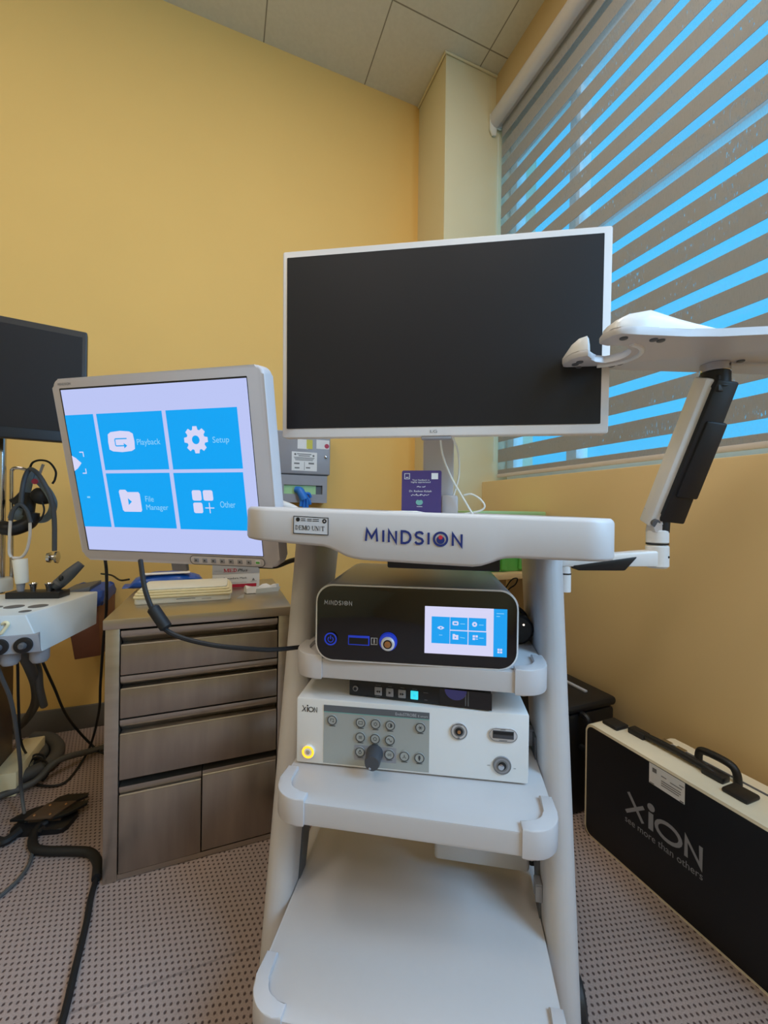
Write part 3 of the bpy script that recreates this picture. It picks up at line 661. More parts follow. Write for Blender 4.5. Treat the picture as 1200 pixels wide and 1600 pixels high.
for i, (x, z) in enumerate(BT):
    k = obj('key', B().lathe([(.0088, 0), (.0088, -.0022), (.0078, -.003)], (x, -.0008, z), 'y', 24), 'panelgrey', kp)
    b = B(); y = -.0042; b.ring(x, z, .0076, .0091, y)
    if i == 0: b.stroke([(x-.003, z-.002), (x-.003, z+.003), (x+.003, z+.003), (x+.003, z-.003), (x, z-.002)], .0009, y)
    elif i == 1: b.stroke([(x-.0035, z-.0025), (x+.0035, z-.0025), (x+.0035, z+.0025), (x-.0035, z+.0025)], .0009, y, True)
    elif i == 2: b.ring(x, z, .002, .003, y); [b.stroke([(x+.0038*math.cos(a), z+.0038*math.sin(a)), (x+.0048*math.cos(a), z+.0048*math.sin(a))], .0008, y) for a in (PI/4*j for j in range(8))]
    elif i == 3: b.ring(x, z, .0034, .0042, y).poly([(x, z-.0036)] + [(x+.0036*math.cos(a), z+.0036*math.sin(a)) for a in (-PI/2+PI*j/8 for j in range(9))], y)
    elif i == 4: [b.stroke([(x-.004*math.cos(a), z-.004*math.sin(a)), (x+.004*math.cos(a), z+.004*math.sin(a))], .0009, y) for a in (PI/3*j for j in range(3))]
    elif i == 5: [b.stroke([(x-.003, z+d), (x+.0035, z+d)], .0008, y) for d in (-.0022, 0, .0022)]
    elif i == 6: b.stroke([(x+.0034*math.cos(a), z+.0034*math.sin(a)) for a in (2*PI*j/5+.3 for j in range(5))], .0009, y, True)
    elif i == 7: b.stroke([(x-.004+.0008*j, z+.003*math.sin(j*PI/5)) for j in range(11)], .001, y)
    elif i == 8: b.ring(x, z-.0005, .002, .003, y).quad(x-.0012, x+.0012, z+.002, z+.0044, y)
    elif i == 9: b.ring(x-.001, z, .0014, .0022, y).stroke([(x+.003, z-.003), (x+.003, z+.003)], .0009, y)
    elif i == 10: b.stroke([(x-.0035, z-.003), (x-.0012, z-.002), (x, z+.003), (x+.0012, z-.002), (x+.0035, z-.003)], .0009, y)
    else: b.poly([(x-.0015, z+.0045), (x+.0015, z+.0045), (x+.0022, z), (x+.0006, z-.0045), (x-.0006, z-.0045), (x-.0022, z)], y)
    b.quad(x-.0055, x+.0055, z-.0125, z-.0113, -.0012)
    decal('key_symbol', b, 'ink', k)
kn = obj('jog_knob', B().lathe([(.0158, 0), (.0158, -.006), (.0148, -.010), (.0142, -.030), (.0128, -.034), (.006, -.0345)], (-.0614, -.0008, .0352), 'y', 32), 'darkgrey', kp)
obj('knob_dot', B().ball((-.0655, -.0345, .0262), .0026), 'grey', kn)
for nm, x, z, r in (('video_socket', .093, .0891, .0155), ('light_guide_socket', .1698, .0338, .0162)):
    so = obj(nm, B().lathe([(r, 0), (r, -.0015), (r-.0015, -.0025), (r*.72, -.0025)], (x, 0, z), 'y', 32), 'cap' if nm[0] == 'v' else 'grey', xi)
    decal('socket_rim', B().ring(x, z, r*.86, r*.95, -.0031).ring(x, z, r*.42, r*.62, -.0031), 'inkgrey', so)
    obj('socket_hole', B().lathe([(r*.45, 0), (r*.45, -.0035), (r*.3, -.0045)], (x, 0, z), 'y', 24), 'black', so)
    if nm[0] == 'v': obj('socket_pin', B().lathe([(.003, 0), (.003, -.006)], (x, 0, z), 'y', 12), 'copper', so)
    else: obj('socket_throat', B().lathe([(.0052, 0), (.0052, -.0055), (.003, -.006)], (x-.002, 0, z-.001), 'y', 16), 'chrome', so)
us = obj('usb_port', B().prism(rr(.1455, .1965, .076, .1012, .0125, 6), 'y', -.0022, 0, .001), 'cap', xi)
obj('usb_slot', B().box(.1525, .1895, -.0034, -.002, .0825, .0965, .0015), 'darkgrey', us)
obj('usb_tongue', B().box(.154, .188, -.0042, -.0033, .0905, .0955), 'black', us)
b = B(); b.stroke([(x_, z_) for x_, z_ in rr(.147, .195, .0775, .0997, .0115, 6)], .0008, -.0026, True); b.quad(.166, .175, .0978, .0988, -.0026).quad(.164, .178, .0785, .0797, -.0026).quad(.087, .0985, .1005, .1017, -.0032).quad(.0905, .0945, .0762, .0785, -.0032).quad(.144, .149, .0312, .032, -.0008).quad(.190, .194, .0295, .0303, -.0008)
decal('port_marks', b, 'inkgrey', xi)

# slim recorder on top of the stroboscope unit
ro = cw(.0005, .0275, .5395)
rec = thing('video_recorder', 'slim black recorder with square buttons, one lit cyan, lying on the white light source', 'recorder', ro, XR-math.radians(5.0))
rx0, rx1 = -.1305, .1365
obj('housing', B().box(rx0, rx1, 0, .17, 0, .0265+.006, .001), 'black', rec)
obj('jack', B().lathe([(.0052, 0), (.0052, -.002), (.0036, -.0025)], (-.118, 0, .014), 'y', 20), 'grey', rec)
obj('jack_hole', B().lathe([(.0032, 0), (.0032, -.0032)], (-.118, 0, .014), 'y', 14), 'black', rec)
for i, x in enumerate((-.0722, -.0498, -.0262, -.0028)):
    k = obj('transport_button', B().box(x-.0072, x+.0072, -.003, 0, .0062, .0218, .0012), 'grey' if i < 3 else 'cyanbtn', rec, None if i < 3 else 'lit cyan button')
    b = B(); y = -.0036
    if i == 0: b.poly([(x, .014), (x+.004, .0115), (x+.004, .0165)], y).poly([(x-.004, .014), (x, .0115), (x, .0165)], y)
    if i == 1: b.poly([(x+.003, .014), (x-.002, .0165), (x-.002, .0115)], y)
    if i == 2: b.poly([(x, .014), (x-.004, .0165), (x-.004, .0115)], y).poly([(x+.004, .014), (x, .0165), (x, .0115)], y)
    if i == 3: b.ring(x, .014, .0012, .0018, y)
    decal('button_mark', b, 'inkblack' if i < 3 else 'scr_blue', k)
decal('small_print', B().quad(-.078, -.068, .0245, .0252).quad(-.078, -.068, .0028, .0036).quad(-.054, -.046, .0245, .0252).quad(-.03, -.022, .0245, .0252).quad(-.007, .002, .0245, .0252).quad(.014, .023, .02, .0208).quad(.016, .022, .0065, .0075), 'inkgrey', rec)
ds = obj('display_window', B().box(.044, .138, -.0008, 0, .001, .032), 'blackgloss', rec)
decal('display_dial', B().poly([(.0735+.02*math.cos(a), .0315+.0185*math.sin(a)) for a in (PI+PI*i/16 for i in range(17))], -.0013), 'scr_mid', ds)
decal('display_bars', B().quad(.0905, .0925, .0045, .0315, -.0013).quad(.0952, .0972, .0045, .0315, -.0013), 'panelbar', ds)
# black power adapters and cable behind the processor
ad = tag(obj('power_adapter', B().cyl(tuple(cw(.2035, .15, .6525)), tuple(cw(.2035, .27, .6525)), .0315, n=24, bev=.005), 'black'), 'round black power adapter lying behind the aluminium processor', 'adapter')
ad.name = 'power_adapter'
obj('indicator_light', B().ball(tuple(cw(.214, .149, .664)), .0018), 'led', ad)
b = B().tube([tuple(cw(*p)) for p in ((.180, .20, .672), (.184, .185, .688), (.196, .18, .692), (.212, .18, .688), (.224, .182, .674), (.229, .185, .655))], .004, 8)
tag(obj('cable', b, 'rubber'), 'black cable arched over the round power adapter', 'cable')
b = B().tube([tuple(cw(*p)) for p in ((.175, .26, .69), (.19, .265, .715), (.205, .265, .738), (.218, .265, .742), (.214, .265, .728), (.197, .265, .712), (.19, .262, .68))], .0016, 6)
tag(obj('cable', b, 'rubber'), 'thin black cable loop standing above the power adapter', 'cable')
b = B().tube([tuple(cw(*p)) for p in ((.212, .20, .37), (.222, .17, .30), (.228, .14, .24), (.231, .12, .19))], .005, 8)
tag(obj('cable', b, 'rubber'), 'short black cable hanging beside the right post above the bottom shelf', 'cable')

# card and cover on the tray
cd = thing('feedback_card', 'small purple feedback card with white lettering standing upright on the tray', 'card', cw(-.001, .128, .889), CR)
obj('card_board', B().prism(rr(-.0425, .0415, 0, .096, .004, 4), 'y', 0, .004), 'purple', cd)
obj('stand_foot', B().box(-.0425, .0415, .004, .035, 0, .003), 'purple', cd)
for s_, a in (('Your feedback is', (-.02, .0162, .0742, .0775)), ('highly appreciated', (-.0225, .0185, .0688, .073)), ('Dr. Redwan Kalash', (-.026, .021, .0502, .0542))): text('card_lettering', s_, *a, 'paper', cd)
b = B()
b.stroke([(-.0012, .0612), (-.0045, .061), (-.0075, .0625), (-.0102, .061)], .0011).stroke([(.0082, .0627), (.0052, .061), (.0012, .0612)], .0011)
def arab(x0, x1, z, k):
    n_ = k; 
    for i in range(n_):
        a = x0+(x1-x0)*i/n_; c = x0+(x1-x0)*(i+.85)/n_
        b.stroke([(a, z+(.0016 if i % 2 else .0002)), ((a+c)/2, z-.0008 + .0012*(i % 3)), (c, z+(.0004 if i % 2 else .0022))], .0009)
arab(-.0225, .0165, .0432, 9); b.stroke([(-.0105, .0425), (-.0105, .047)], .0009); b.stroke([(-.002, .0425), (-.0012, .0465)], .0009)
b.stroke([(-.0365, .0782), (-.0258, .0782), (-.0258, .0895), (-.0365, .0895)], .0011, close=True).quad(-.034, -.0282, .0805, .082).quad(.0205, .0345, .0775, .0905)
b.quad(-.010, .002, .0188, .0198)
decal('card_marks', b, 'paper', cd)
b = B(); b.poly([(-.0045+.0075*math.cos(a)*(1.0 if abs(a-PI/2) > .5 else .75), .0285+.0062*math.sin(a)*(1 if abs(a-PI/2) > .45 else .72)) for a in (2*PI*i/24 for i in range(24))])
decal('card_emblem', b, 'scr_lab' if False else 'teal', cd)
b = B()
prf = [(-.062, 0), (-.05, .0055), (-.03, .009), (0, .0102), (.03, .0102), (.05, .007), (.066, 0)]
b.loft([[(x*s_, y_, z_*s_) for x, z_ in prf] for y_, s_ in ((-.035, .9), (-.03, 1), (.03, 1), (.038, .9))])
cv = obj('plastic_cover', b, 'offwhite'); cv.location = cw(-.035, .025, .889); cv.rotation_euler = (0, 0, CR)
tag(cv, 'low white rounded plastic cover lying on the tray before the purple card', 'cover')
def cwb(x, y, z): return tuple(cw(x, y, z))
tag(obj('cable', B().tube([cwb(.035, .13, 1.07), cwb(.042, .15, 1.02), cwb(.062, .15, .97), cwb(.085, .15, .93), cwb(.11, .15, .888)], .0022, 7), 'offwhite'), 'white cable slanting from the big monitor down across to the tray', 'cable')
tag(obj('cable', B().tube([cwb(.056, .135, 1.07), cwb(.074, .16, 1.03), cwb(.077, .165, .98), cwb(.068, .17, .94), cwb(.06, .17, .915)], .0022, 7), 'offwhite'), 'white cable bowing down beside the monitor pole', 'cable')
tag(obj('cable', B().tube([cwb(.088, .17, .935), cwb(.105, .17, .937), cwb(.125, .17, .925), cwb(.133, .17, .91), cwb(.12, .17, .9), cwb(.085, .17, .893)], .0022, 7), 'offwhite'), 'white cable end curled in a loop at the back of the tray', 'cable')

# ------------------------------------------------------------------ holder arm on the right of the cart
arm = thing('holder_arm', 'white and black spring arm holding a notched plate at the cart right side', 'holder arm')
p_ = cw(.3, .165, 0)
base = cw(.298, .163, 0)
E0 = Vector((.835, .574, 0)); Ad = (E0 - base).normalized(); An = Vector((-Ad.y, Ad.x, 0))
def ap(d, s_, z): return tuple(base + Ad*d + An*s_ + Vector((0, 0, z)))
Lr = (E0 - base).length
obj('mount_tube', B().cyl(ap(0, 0, .735), ap(0, 0, .79), .0115, n=20).cyl(ap(-.03, 0, .775), ap(0, 0, .775), .008, n=12), 'whitegloss', arm)
obj('mount_ring', B().cyl(ap(0, 0, .771), ap(0, 0, .774), .0119, n=20), 'black', arm)
b = B(); b.hexa([ap(-.012, -.013, .788), ap(Lr, -.019, .792), ap(Lr, .019, .792), ap(-.012, .013, .788)], [ap(-.012, -.013, .806), ap(Lr, -.019, .826), ap(Lr, .019, .826), ap(-.012, .013, .806)], .004)
obj('lower_arm', b, 'whitegloss', arm)
b = B(); b.hexa([ap(.02, -.016, .781), ap(Lr-.075, -.021, .783), ap(Lr-.075, .021, .783), ap(.02, .016, .781)], [ap(.01, -.016, .791), ap(Lr-.05, -.0215, .812), ap(Lr-.05, .0215, .812), ap(.01, .016, .791)], .003)
obj('arm_cover', b, 'black', arm, 'black cover under the lower arm')
obj('elbow', B().cyl((E0.x, E0.y, .788), (E0.x, E0.y, .8365), .0212, n=28, bev=.004), 'whitegloss', arm)
obj('elbow_ring', B().cyl((E0.x, E0.y, .8365), (E0.x, E0.y, .839), .0206, n=28), 'black', arm)
obj('elbow_collar', B().cyl((E0.x, E0.y, .839), (E0.x, E0.y, .866), .0205, n=28, bev=.002), 'whitegloss', arm)
obj('elbow_screw', B().ball((E0.x+.004, E0.y-.0205, .812), .0025), 'black', arm)
T0 = Vector((E0.x, E0.y, .885)); T1 = Vector((.828, .472, 1.135))
ax = (T1-T0).normalized(); rt = Rt.copy(); rt = (rt - ax*rt.dot(ax)).normalized(); nn = ax.cross(rt).normalized()
if nn.dot(Fw) > 0: nn = -nn           # nn points towards the viewer / underside
def bp_(d, r, n_): return tuple(T0 + ax*d + rt*r + nn*n_)
LA = (T1-T0).length
def beam(d0, d1, r0, r1, n0, n1, bev=.004, r0b=None, r1b=None):
    r0b = r0 if r0b is None else r0b; r1b = r1 if r1b is None else r1b
    return B().hexa([bp_(d0, r0, n0), bp_(d0, r1, n0), bp_(d0, r1, n1), bp_(d0, r0, n1)], [bp_(d1, r0b, n0), bp_(d1, r1b, n0), bp_(d1, r1b, n1), bp_(d1, r0b, n1)], bev)
obj('upper_arm', beam(-.01, LA+.012, -.024, .0, -.022, .012), 'whitegloss', arm)
b = beam(.005, LA+.012, -.009, .042, -.018, .020, .004, -.009, .032); b.hexa([bp_(.06, .0, -.016), bp_(.06, .044, -.016), bp_(.06, .044, .024), bp_(.06, .0, .024)], [bp_(.21, .0, -.016), bp_(.21, .040, -.016), bp_(.21, .040, .024), bp_(.21, .0, .024)], .004)
obj('spring_cover', b, 'black', arm, 'black cover of the spring arm')
obj('lower_knuckle', B().hexa([(E0.x-.022, E0.y-.012, .862), (E0.x+.0, E0.y-.016, .862), (E0.x+.004, E0.y+.014, .862), (E0.x-.018, E0.y+.014, .862)], [bp_(.02, -.026, -.02), bp_(.02, -.012, .014), bp_(.02, .0, .014), bp_(.02, -.01, -.02)], .002), 'cap', arm)
obj('knuckle_pin', B().cyl((E0.x+.004, E0.y-.006, .862), (E0.x+.004, E0.y-.008, .90), .014, n=18), 'black', arm)
obj('knuckle_bolt', B().cyl(bp_(.0, -.014, .0), bp_(.0, -.014, .018), .008, n=14), 'channel', arm)
J = Vector((.836, .472, 0))
obj('head_joint', B().cyl((J.x, J.y, 1.128), (J.x, J.y, 1.160), .0235, n=28, bev=.002).hexa([(J.x-.02, J.y-.018, 1.12), (J.x+.012, J.y-.018, 1.118), (J.x+.012, J.y+.018, 1.118), (J.x-.02, J.y+.018, 1.12)], [(J.x-.02, J.y-.018, 1.15), (J.x+.02, J.y-.018, 1.15), (J.x+.02, J.y+.018, 1.15), (J.x-.02, J.y+.018, 1.15)], .003), 'black', arm)
obj('head_collar', B().cyl((J.x, J.y, 1.160), (J.x, J.y, 1.1755), .0232, n=28, bev=.001), 'chrome', arm)
# notched plate
PO = Vector((.90, .507, 0)); pu = Vector((.945, -.327, 0)); pv = Vector((.327, .945, 0))
def P2(u, v): q = PO + pu*u + pv*v; return (q.x, q.y)
arc = [(-.276 + .047*math.cos(a), -.080 + .043*math.sin(a)) for a in (math.radians(70 - 190*i/18) for i in range(19))]
outl = [(.19, -.006), (.10, -.008), (-.02, -.011), (-.15, -.012), (-.29, -.012), (-.316, -.017), (-.323, -.028), (-.320, -.056), (-.312, -.070), (-.300, -.076), (-.284, -.062), (-.272, -.047)] + arc[1:-1] + [(-.297, -.1195), (-.308, -.124), (-.311, -.136), (-.306, -.158), (-.297, -.1655), (-.27, -.1655), (-.19, -.164), (-.14, -.168), (-.078, -.180), (.02, -.192), (.19, -.2)]
b = B().prism([P2(*q) for q in outl], 'z', 1.1755, 1.188, .003, 2)
plate = obj('holder_plate', b, 'cap', arm)
# raised grips on the plate: a rounded hump over the near finger and a small one over the far finger
def hump(pts, z0, h, ins, nm, ramp):
    c = Vector((sum(p[0] for p in pts)/len(pts), sum(p[1] for p in pts)/len(pts)))
    def sc(f, k):
        q = [(c.x+(p[0]-c.x)*f, c.y+(p[1]-c.y)*f) for p in pts]
        return [(*P2(*p), z0 + h*k*ramp(*p)) for p in q]
    return obj(nm, B().loft([sc(1, 0), sc(.985, .45), sc(.9, .85), sc(ins, 1)]), 'whitegloss', plate, ang=60)
hump([(-.307, -.157), (-.308, -.132), (-.296, -.122), (-.262, -.128), (-.22, -.128), (-.19, -.134), (-.165, -.15), (-.145, -.166), (-.19, -.1645), (-.25, -.165), (-.298, -.165)], 1.187, .032, .72, 'near_grip', lambda u, v: min(1, max(.12, 1 - .95*(u+.255)/.11)) if u > -.255 else max(.45, 1-(-.255-u)/.09))
hump([(-.322, -.026), (-.3205, -.055), (-.313, -.069), (-.300, -.0755), (-.290, -.064), (-.279, -.045), (-.272, -.02), (-.29, -.014), (-.315, -.0175)], 1.187, .03, .6, 'far_grip', lambda u, v: max(.08, min(1, math.hypot(u+.325, v+.02)/.055)))
for u, v in ((-.285, -.152), (-.235, -.150), (-.222, -.148), (-.232, -.034), (-.224, -.046), (-.302, -.036), (-.300, -.048), (-.288, -.02), (-.02, -.075), (-.035, -.06)):
    q = P2(u, v); obj('plate_screw', B().lathe([(.006, 0), (.006, -.002), (.004, -.003)], (q[0], q[1], 1.1757), 'z', 14), 'channel', plate)
obj('plate_rib', B().hexa([(*P2(-.03, -.068), 1.171), (*P2(.12, -.072), 1.171), (*P2(.12, -.064), 1.171), (*P2(-.03, -.060), 1.171)], [(*P2(-.03, -.068), 1.176), (*P2(.12, -.072), 1.176), (*P2(.12, -.064), 1.176), (*P2(-.03, -.060), 1.176)], .001), 'cap', plate)
rim = [(-.272 + .056*math.cos(a), -.080 + .052*math.sin(a)) for a in (math.radians(75 - 150*i/14) for i in range(15))]
obj('notch_rim', B().tube([(*P2(*q), 1.176) for q in rim], .0045, 8, sm=False), 'whitegloss', plate)

# ------------------------------------------------------------------ steel drawer cabinet
cab = thing('drawer_cabinet', 'brushed stainless steel cabinet with three drawers and two doors against the yellow wall', 'cabinet', (-.045, 1.13, 0))
X = lambda x: x + .045; Yc = lambda y: y - 1.13
obj('body', B().box(X(-.259), X(.173), .06, .47, 0.012, .607).box(X(-.259), X(-.229), .006, .06, 0, .607, .002).box(X(.142), X(.173), .006, .06, 0, .607, .002).box(X(-.229), X(.142), .008, .06, .002, .015), 'steel', cab)
obj('top', B().box(X(-.263), X(.177), 0, .475, .607, .632, .003), 'steel', cab)
def front(nm, x0, x1, ztop, zlip, zbot):
    f = obj(nm, B().box(X(x0), X(x1), .004, .06, zbot, zlip, .0015), 'steelh', cab)
    obj('lip', B().tube([(X(x0)+.001, .0055, zlip-.0005), (X(x1)-.001, .0055, zlip-.0005)], .0022, 8, sm=False), 'steel', f)
    obj('pull', B().prism([(.005, ztop), (.005, ztop-.006), (.007, ztop-.013), (.012, ztop-.019), (.018, ztop-.023), (.024, zlip+.005), (.03, zlip), (.06, zlip), (.06, ztop)], 'x', X(x0), X(x1)), 'steel', f)
    return f
front('drawer', -.2265, .1395, .6015, .5675, .495)
front('drawer', -.2265, .1395, .492, .4615, .391)
front('drawer', -.2265, .1395, .387, .353, .243)
front('door', -.2265, -.0462, .226, .2055, .018)
front('door', -.0437, .1395, .226, .2145, .020)
obj('front_gap', B().box(X(-.229), X(.142), .05, .0605, .015, .6065), 'black', cab)
# things on the cabinet
tb = thing('plastic_tray_box', 'long shallow cream plastic tray box with stacked ribbed lid on the cabinet', 'box', (-.10, 1.345, .632), math.radians(-1))
def slab(z0, z1, g, m, nm): return obj(nm, B().prism(rr(-.126+g, .124-g, -.075+g, .085-g, .012, 4), 'z', z0, z1, .003), m, tb)
slab(0, .016, .001, 'offwhite', 'base')
for i, (z0, z1, g, m) in enumerate(((.016, .023, -.002, 'creampl'), (.023, .030, .001, 'creampl'), (.030, .036, .006, 'creampl'), (.036, .041, .012, 'offwhite'))): slab(z0, z1, g, m, 'lid_layer')
decal('tray_print', B().quad(-.02, .028, .0105, .0118, -.0775).quad(.045, .07, .0085, .0094, -.0775), 'inkblack', tb)
# blue wipes pack
b = B(); rings = []
for t in [i/16 for i in range(17)]:
    x = -.125 + .25*t; k = max(.12, min(1, math.sin(PI*min(1, max(0, (t*1.16-.08))))**.35 if 0 < t*1.16-.08 < 1 else .12)); wv = .004*math.sin(t*23)
    hz = (.0275+wv*.4)*k; hy = .05*(.8+.2*k)
    rings.append([(x, hy*math.cos(a)*(1+.06*math.sin(3*a+t*9)), .028*(.35+.65*k)+hz*math.sin(a)) for a in (2*PI*j/14 for j in range(14))])
b.loft(rings)
bw = obj('wipes_pack', b, 'bluewrap'); bw.location = (-.17, 1.515, .634); bw.rotation_euler = (0, 0, math.radians(4))
tag(bw, 'blue plastic wipes pack lying behind the cream tray box', 'wipes pack')
text('pack_lettering', 'SURFACE', -.055, -.02, .016, .022, 'paper', bw, -.0545)
b = B(); [b.ring(x, .021, .0035, .005, -.0545) for x in (.046, .06, .074)]; decal('pack_symbols', b, 'paper', bw)
obj('pack_label', B().loft([[(-.07+.135*t, -.034+.012*math.cos(a), .052+.004*math.sin(a)) for a in (2*PI*j/8 for j in range(8))] for t in (0, .3, .6, 1)]), 'paper', bw)
# mask box
mb = thing('mask_box', 'grey and white cardboard box of face masks on the cabinet under the tilted screen', 'box', (.041, 1.456, .632))
obj('carton', B().box(-.075, .075, 0, .11, 0, .082, .001), 'paper', mb)
decal('grey_band', B().quad(-.075, .075, .047, .0815), 'papergrey', mb)
b = B()
for ch, x in (('M', -.040), ('E', -.0235), ('D', -.0105)): serif(b, x, .0535, .0155 if ch == 'M' else .0125, .011, ch, -.0014)
decal('box_lettering', b, 'crimson', mb)
text('box_lettering', 'Plus', .004, .036, .0535, .0635, 'inkblack', mb, -.0014, .25)
text('box_lettering', 'Procedure Mask', -.040, .034, .029, .0355, 'ink', mb)
decal('box_marks', B().poly([(.05, .022), (.06, .022), (.055, .031)]).quad(-.02, .033, .0165, .0172).quad(-.07, -.045, .0575, .0583, -.0014).quad(.045, .066, .0185, .0195), 'inkgrey', mb)
decal('red_band', B().quad(-.075, .065, .001, .012), 'crimson', mb)
# torn wrapper
b = B(); rows = []
for i in range(9):
    t = i/8; x = -.055+.11*t; hw_ = .012+.006*math.sin(t*5) if t < .85 else .012*(1-t)/.15+.004
    rows.append([(x, -hw_, .001), (x, -hw_*.7, .010+.005*math.sin(t*9)), (x, 0, .013+.004*math.cos(t*11)), (x, hw_*.8, .009+.004*math.sin(t*7+1)), (x, hw_, .001)])
b.loft(rows)
wr = obj('torn_wrapper', b, 'paper', ang=25); wr.location = (.118, 1.365, .632); wr.rotation_euler = (0, 0, math.radians(16)); wr.scale = (1, 1.25, 1.5)
tag(wr, 'crumpled white and pale blue wrapper right of the cream tray box', 'wrapper')
obj('blue_flap', B().prism([(-.03, 0), (.045, .0), (.052, .009), (-.028, .010)], 'y', -.019, -.0175), 'scr_lab' if False else 'slatewhite', wr)
sc_ = obj('paper_scrap', B().loft([[(-.008, -.006, 0), (.0, -.007, .008), (.0, .006, .004)], [(.012, -.004, .001), (.014, -.002, .011), (.012, .006, .005)]]), 'paper'); sc_.location = (.045, 1.285, .632)
tag(sc_, 'tiny torn paper scrap at the corner of the cream tray box', 'paper scrap')

# ------------------------------------------------------------------ dispensers on the back wall
d1 = thing('towel_dispenser', 'grey metal dispenser with notice and lock on the yellow wall, above the glove holder', 'dispenser', (.343, YB, 1.06))
obj('cabinet_shell', B().prism(rr(-.126, .126, .003, .200, .006, 3), 'y', -.08, 0, .005), 'metalgrey', d1)
obj('base_lip', B().box(-.118, .118, -.074, 0, .0, .006), 'darkgrey', d1)
def dd(b): 
    for v in b.bm.verts: v.co.y -= .0802
    return b
decal('notice_sheet', dd(B().quad(-.056, .062, .018, .106)), 'paper', d1)
b = B(); 
for i, (x0_, x1_) in enumerate(((-.032, .035), (-.025, .028))): b.quad(x0_, x1_, .094-i*.008, .098-i*.008, -.0012)
for i in range(3): b.quad(-.046+i*.003, .05-i*.004, .078-i*.006, .081-i*.006, -.0012)
b.quad(-.045, -.02, .048, .055, -.0012).quad(.022, .048, .05, .058, -.0012).quad(-.042, -.02, .028, .034, -.0012).quad(.01, .03, .03, .036, -.0012).quad(.002, .004, .022, .06, -.0012).disc(-.04, .094, .005, -.0012, 12).disc(.045, .09, .005, -.0012, 12)
decal('notice_print', dd(b), 'inkgrey', d1)
decal('paper_stickers', dd(B().quad(.058, .12, .125, .168).quad(-.03, .02, .12, .165)), 'paper', d1)
decal('yellow_sticker', dd(B().quad(.012, .04, .122, .165, -.0012)), 'yellowink', d1); decal('red_disc', dd(B().disc(.108, .14, .011, -.0012)), 'crimson', d1)
obj('lock', B().lathe([(.006, 0), (.006, -.006), (.004, -.007)], (.104, -.08, .088), 'y', 16), 'chrome', d1)
d2 = thing('glove_dispenser', 'grey metal glove holder with a slot on the yellow wall, below the towel dispenser', 'dispenser', (.344, YB, .93))
b = B(); fx0, fx1, hz = -.112, .112, .128
for q in ((fx0, -.09, 0, hz), (.09, fx1, 0, hz), (-.09, .09, .082, hz), (-.09, .09, 0, .04)): b.box(q[0], q[1], -.075, -.06, q[2], q[3])
b.box(fx0, fx1, -.06, -.001, 0, hz)
obj('holder_shell', b, 'metalgrey', d2)
obj('glove_carton', B().box(-.09, .06, -.066, -.0601, .04, .082), 'greenpale', d2)
obj('slot_liner', B().box(.06, .09, -.064, -.0601, .04, .082), 'channel', d2)
gl = B()
gl.tube([(.31, YB-.073, .99), (.325, YB-.088, .985), (.335, YB-.095, .965), (.345, YB-.096, .945)], lambda t: .016+.006*t, 10)
for i, (dx, ln) in enumerate(((-.016, .04), (-.004, .05), (.009, .045), (.02, .03))): gl.tube([(.345+dx*.7, YB-.096, .952), (.347+dx, YB-.097, .94), (.348+dx*1.2, YB-.094, .952-ln)], .0075, 8)
gl.tube([(.335, YB-.09, .97), (.365, YB-.095, .972), (.375, YB-.09, .955)], .007, 8)
tag(obj('rubber_glove', gl, 'glove'), 'crumpled blue glove hanging out of the grey glove holder', 'glove')

# ------------------------------------------------------------------ treatment unit at the far left
un = thing('treatment_unit', 'off-white treatment console with sockets and a black instrument rack at the left edge', 'medical console', (-.6, 1.3, 0))
U = lambda *p: tuple((x+.6, y-1.3, z) for x, y, z in p)
obj('console_body', B().hexa(U((-1.1, 1.185, .565), (-.383, 1.153, .565), (-.334, 1.375, .565), (-1.1, 1.5, .565)), U((-1.1, 1.186, .65), (-.421, 1.166, .65), (-.343, 1.42, .65), (-.62, 1.50, .65))[:3] + U((-1.1, 1.52, .65)), .003), 'slatewhite', un)
so = obj('socket_panel', B().hexa(U((-1.05, 1.17, .566), (-.386, 1.1495, .566), (-.39, 1.19, .566), (-1.05, 1.2, .566)), U((-1.05, 1.17, .598), (-.392, 1.152, .606), (-.40, 1.19, .606), (-1.05, 1.2, .598)), .001), 'grey', un)
for x, y in ((-.418, 1.1500), (-.462, 1.1515)):
    k = obj('socket', B().lathe([(.0175, .004), (.0175, -.004), (.0145, -.005)], (x+.6, y-1.3, .584), 'y', 28), 'black', so)
    obj('plug', B().lathe([(.008, 0), (.008, -.010), (.005, -.014)], (x+.6, y-1.3, .584), 'y', 18), 'channel', k)
obj('switch', B().box(.118, .133, -.142, -.118, .625, .643, .002), 'darkgrey', un)
obj('hook', B().tube(U((-.475, 1.165, .615), (-.463, 1.16, .612), (-.455, 1.16, .622), (-.45, 1.16, .632), (-.455, 1.162, .636), (-.462, 1.165, .632)), .0035, 8), 'creampl', un)
for x, y, rx_ in ((-.478, 1.262, .02), (-.427, 1.252, .02), (-.434, 1.2, .012), (-.515, 1.27, .012)):
    obj('rest_hole', B().lathe([(rx_, 0), (rx_, .0008), (rx_*.8, .001)], (x+.6, y-1.3, .65), 'z', 22), 'channel', un)
for x in (-.40, -.455): obj('underside_boss', B().lathe([(.014, 0), (.019, .008), (.019, .035)], (x+.6, -.115, .533), 'z', 20), 'grey', un)
rk = obj('instrument_rack', B().hexa(U((-.54, 1.372, .65), (-.412, 1.337, .65), (-.400, 1.385, .65), (-.53, 1.42, .65)), U((-.54, 1.372, .667), (-.412, 1.337, .667), (-.400, 1.385, .667), (-.53, 1.42, .667)), .002), 'black', un)
for x, y in ((-.482, 1.380), (-.444, 1.370)):
    k = obj('speculum_cup', B().lathe([(.005, 0), (.006, .006), (.0085, .020), (.0105, .023), (.0095, .024), (.005, .018)], (x+.6, y-1.3, .664), 'z', 20), 'chrome', rk)
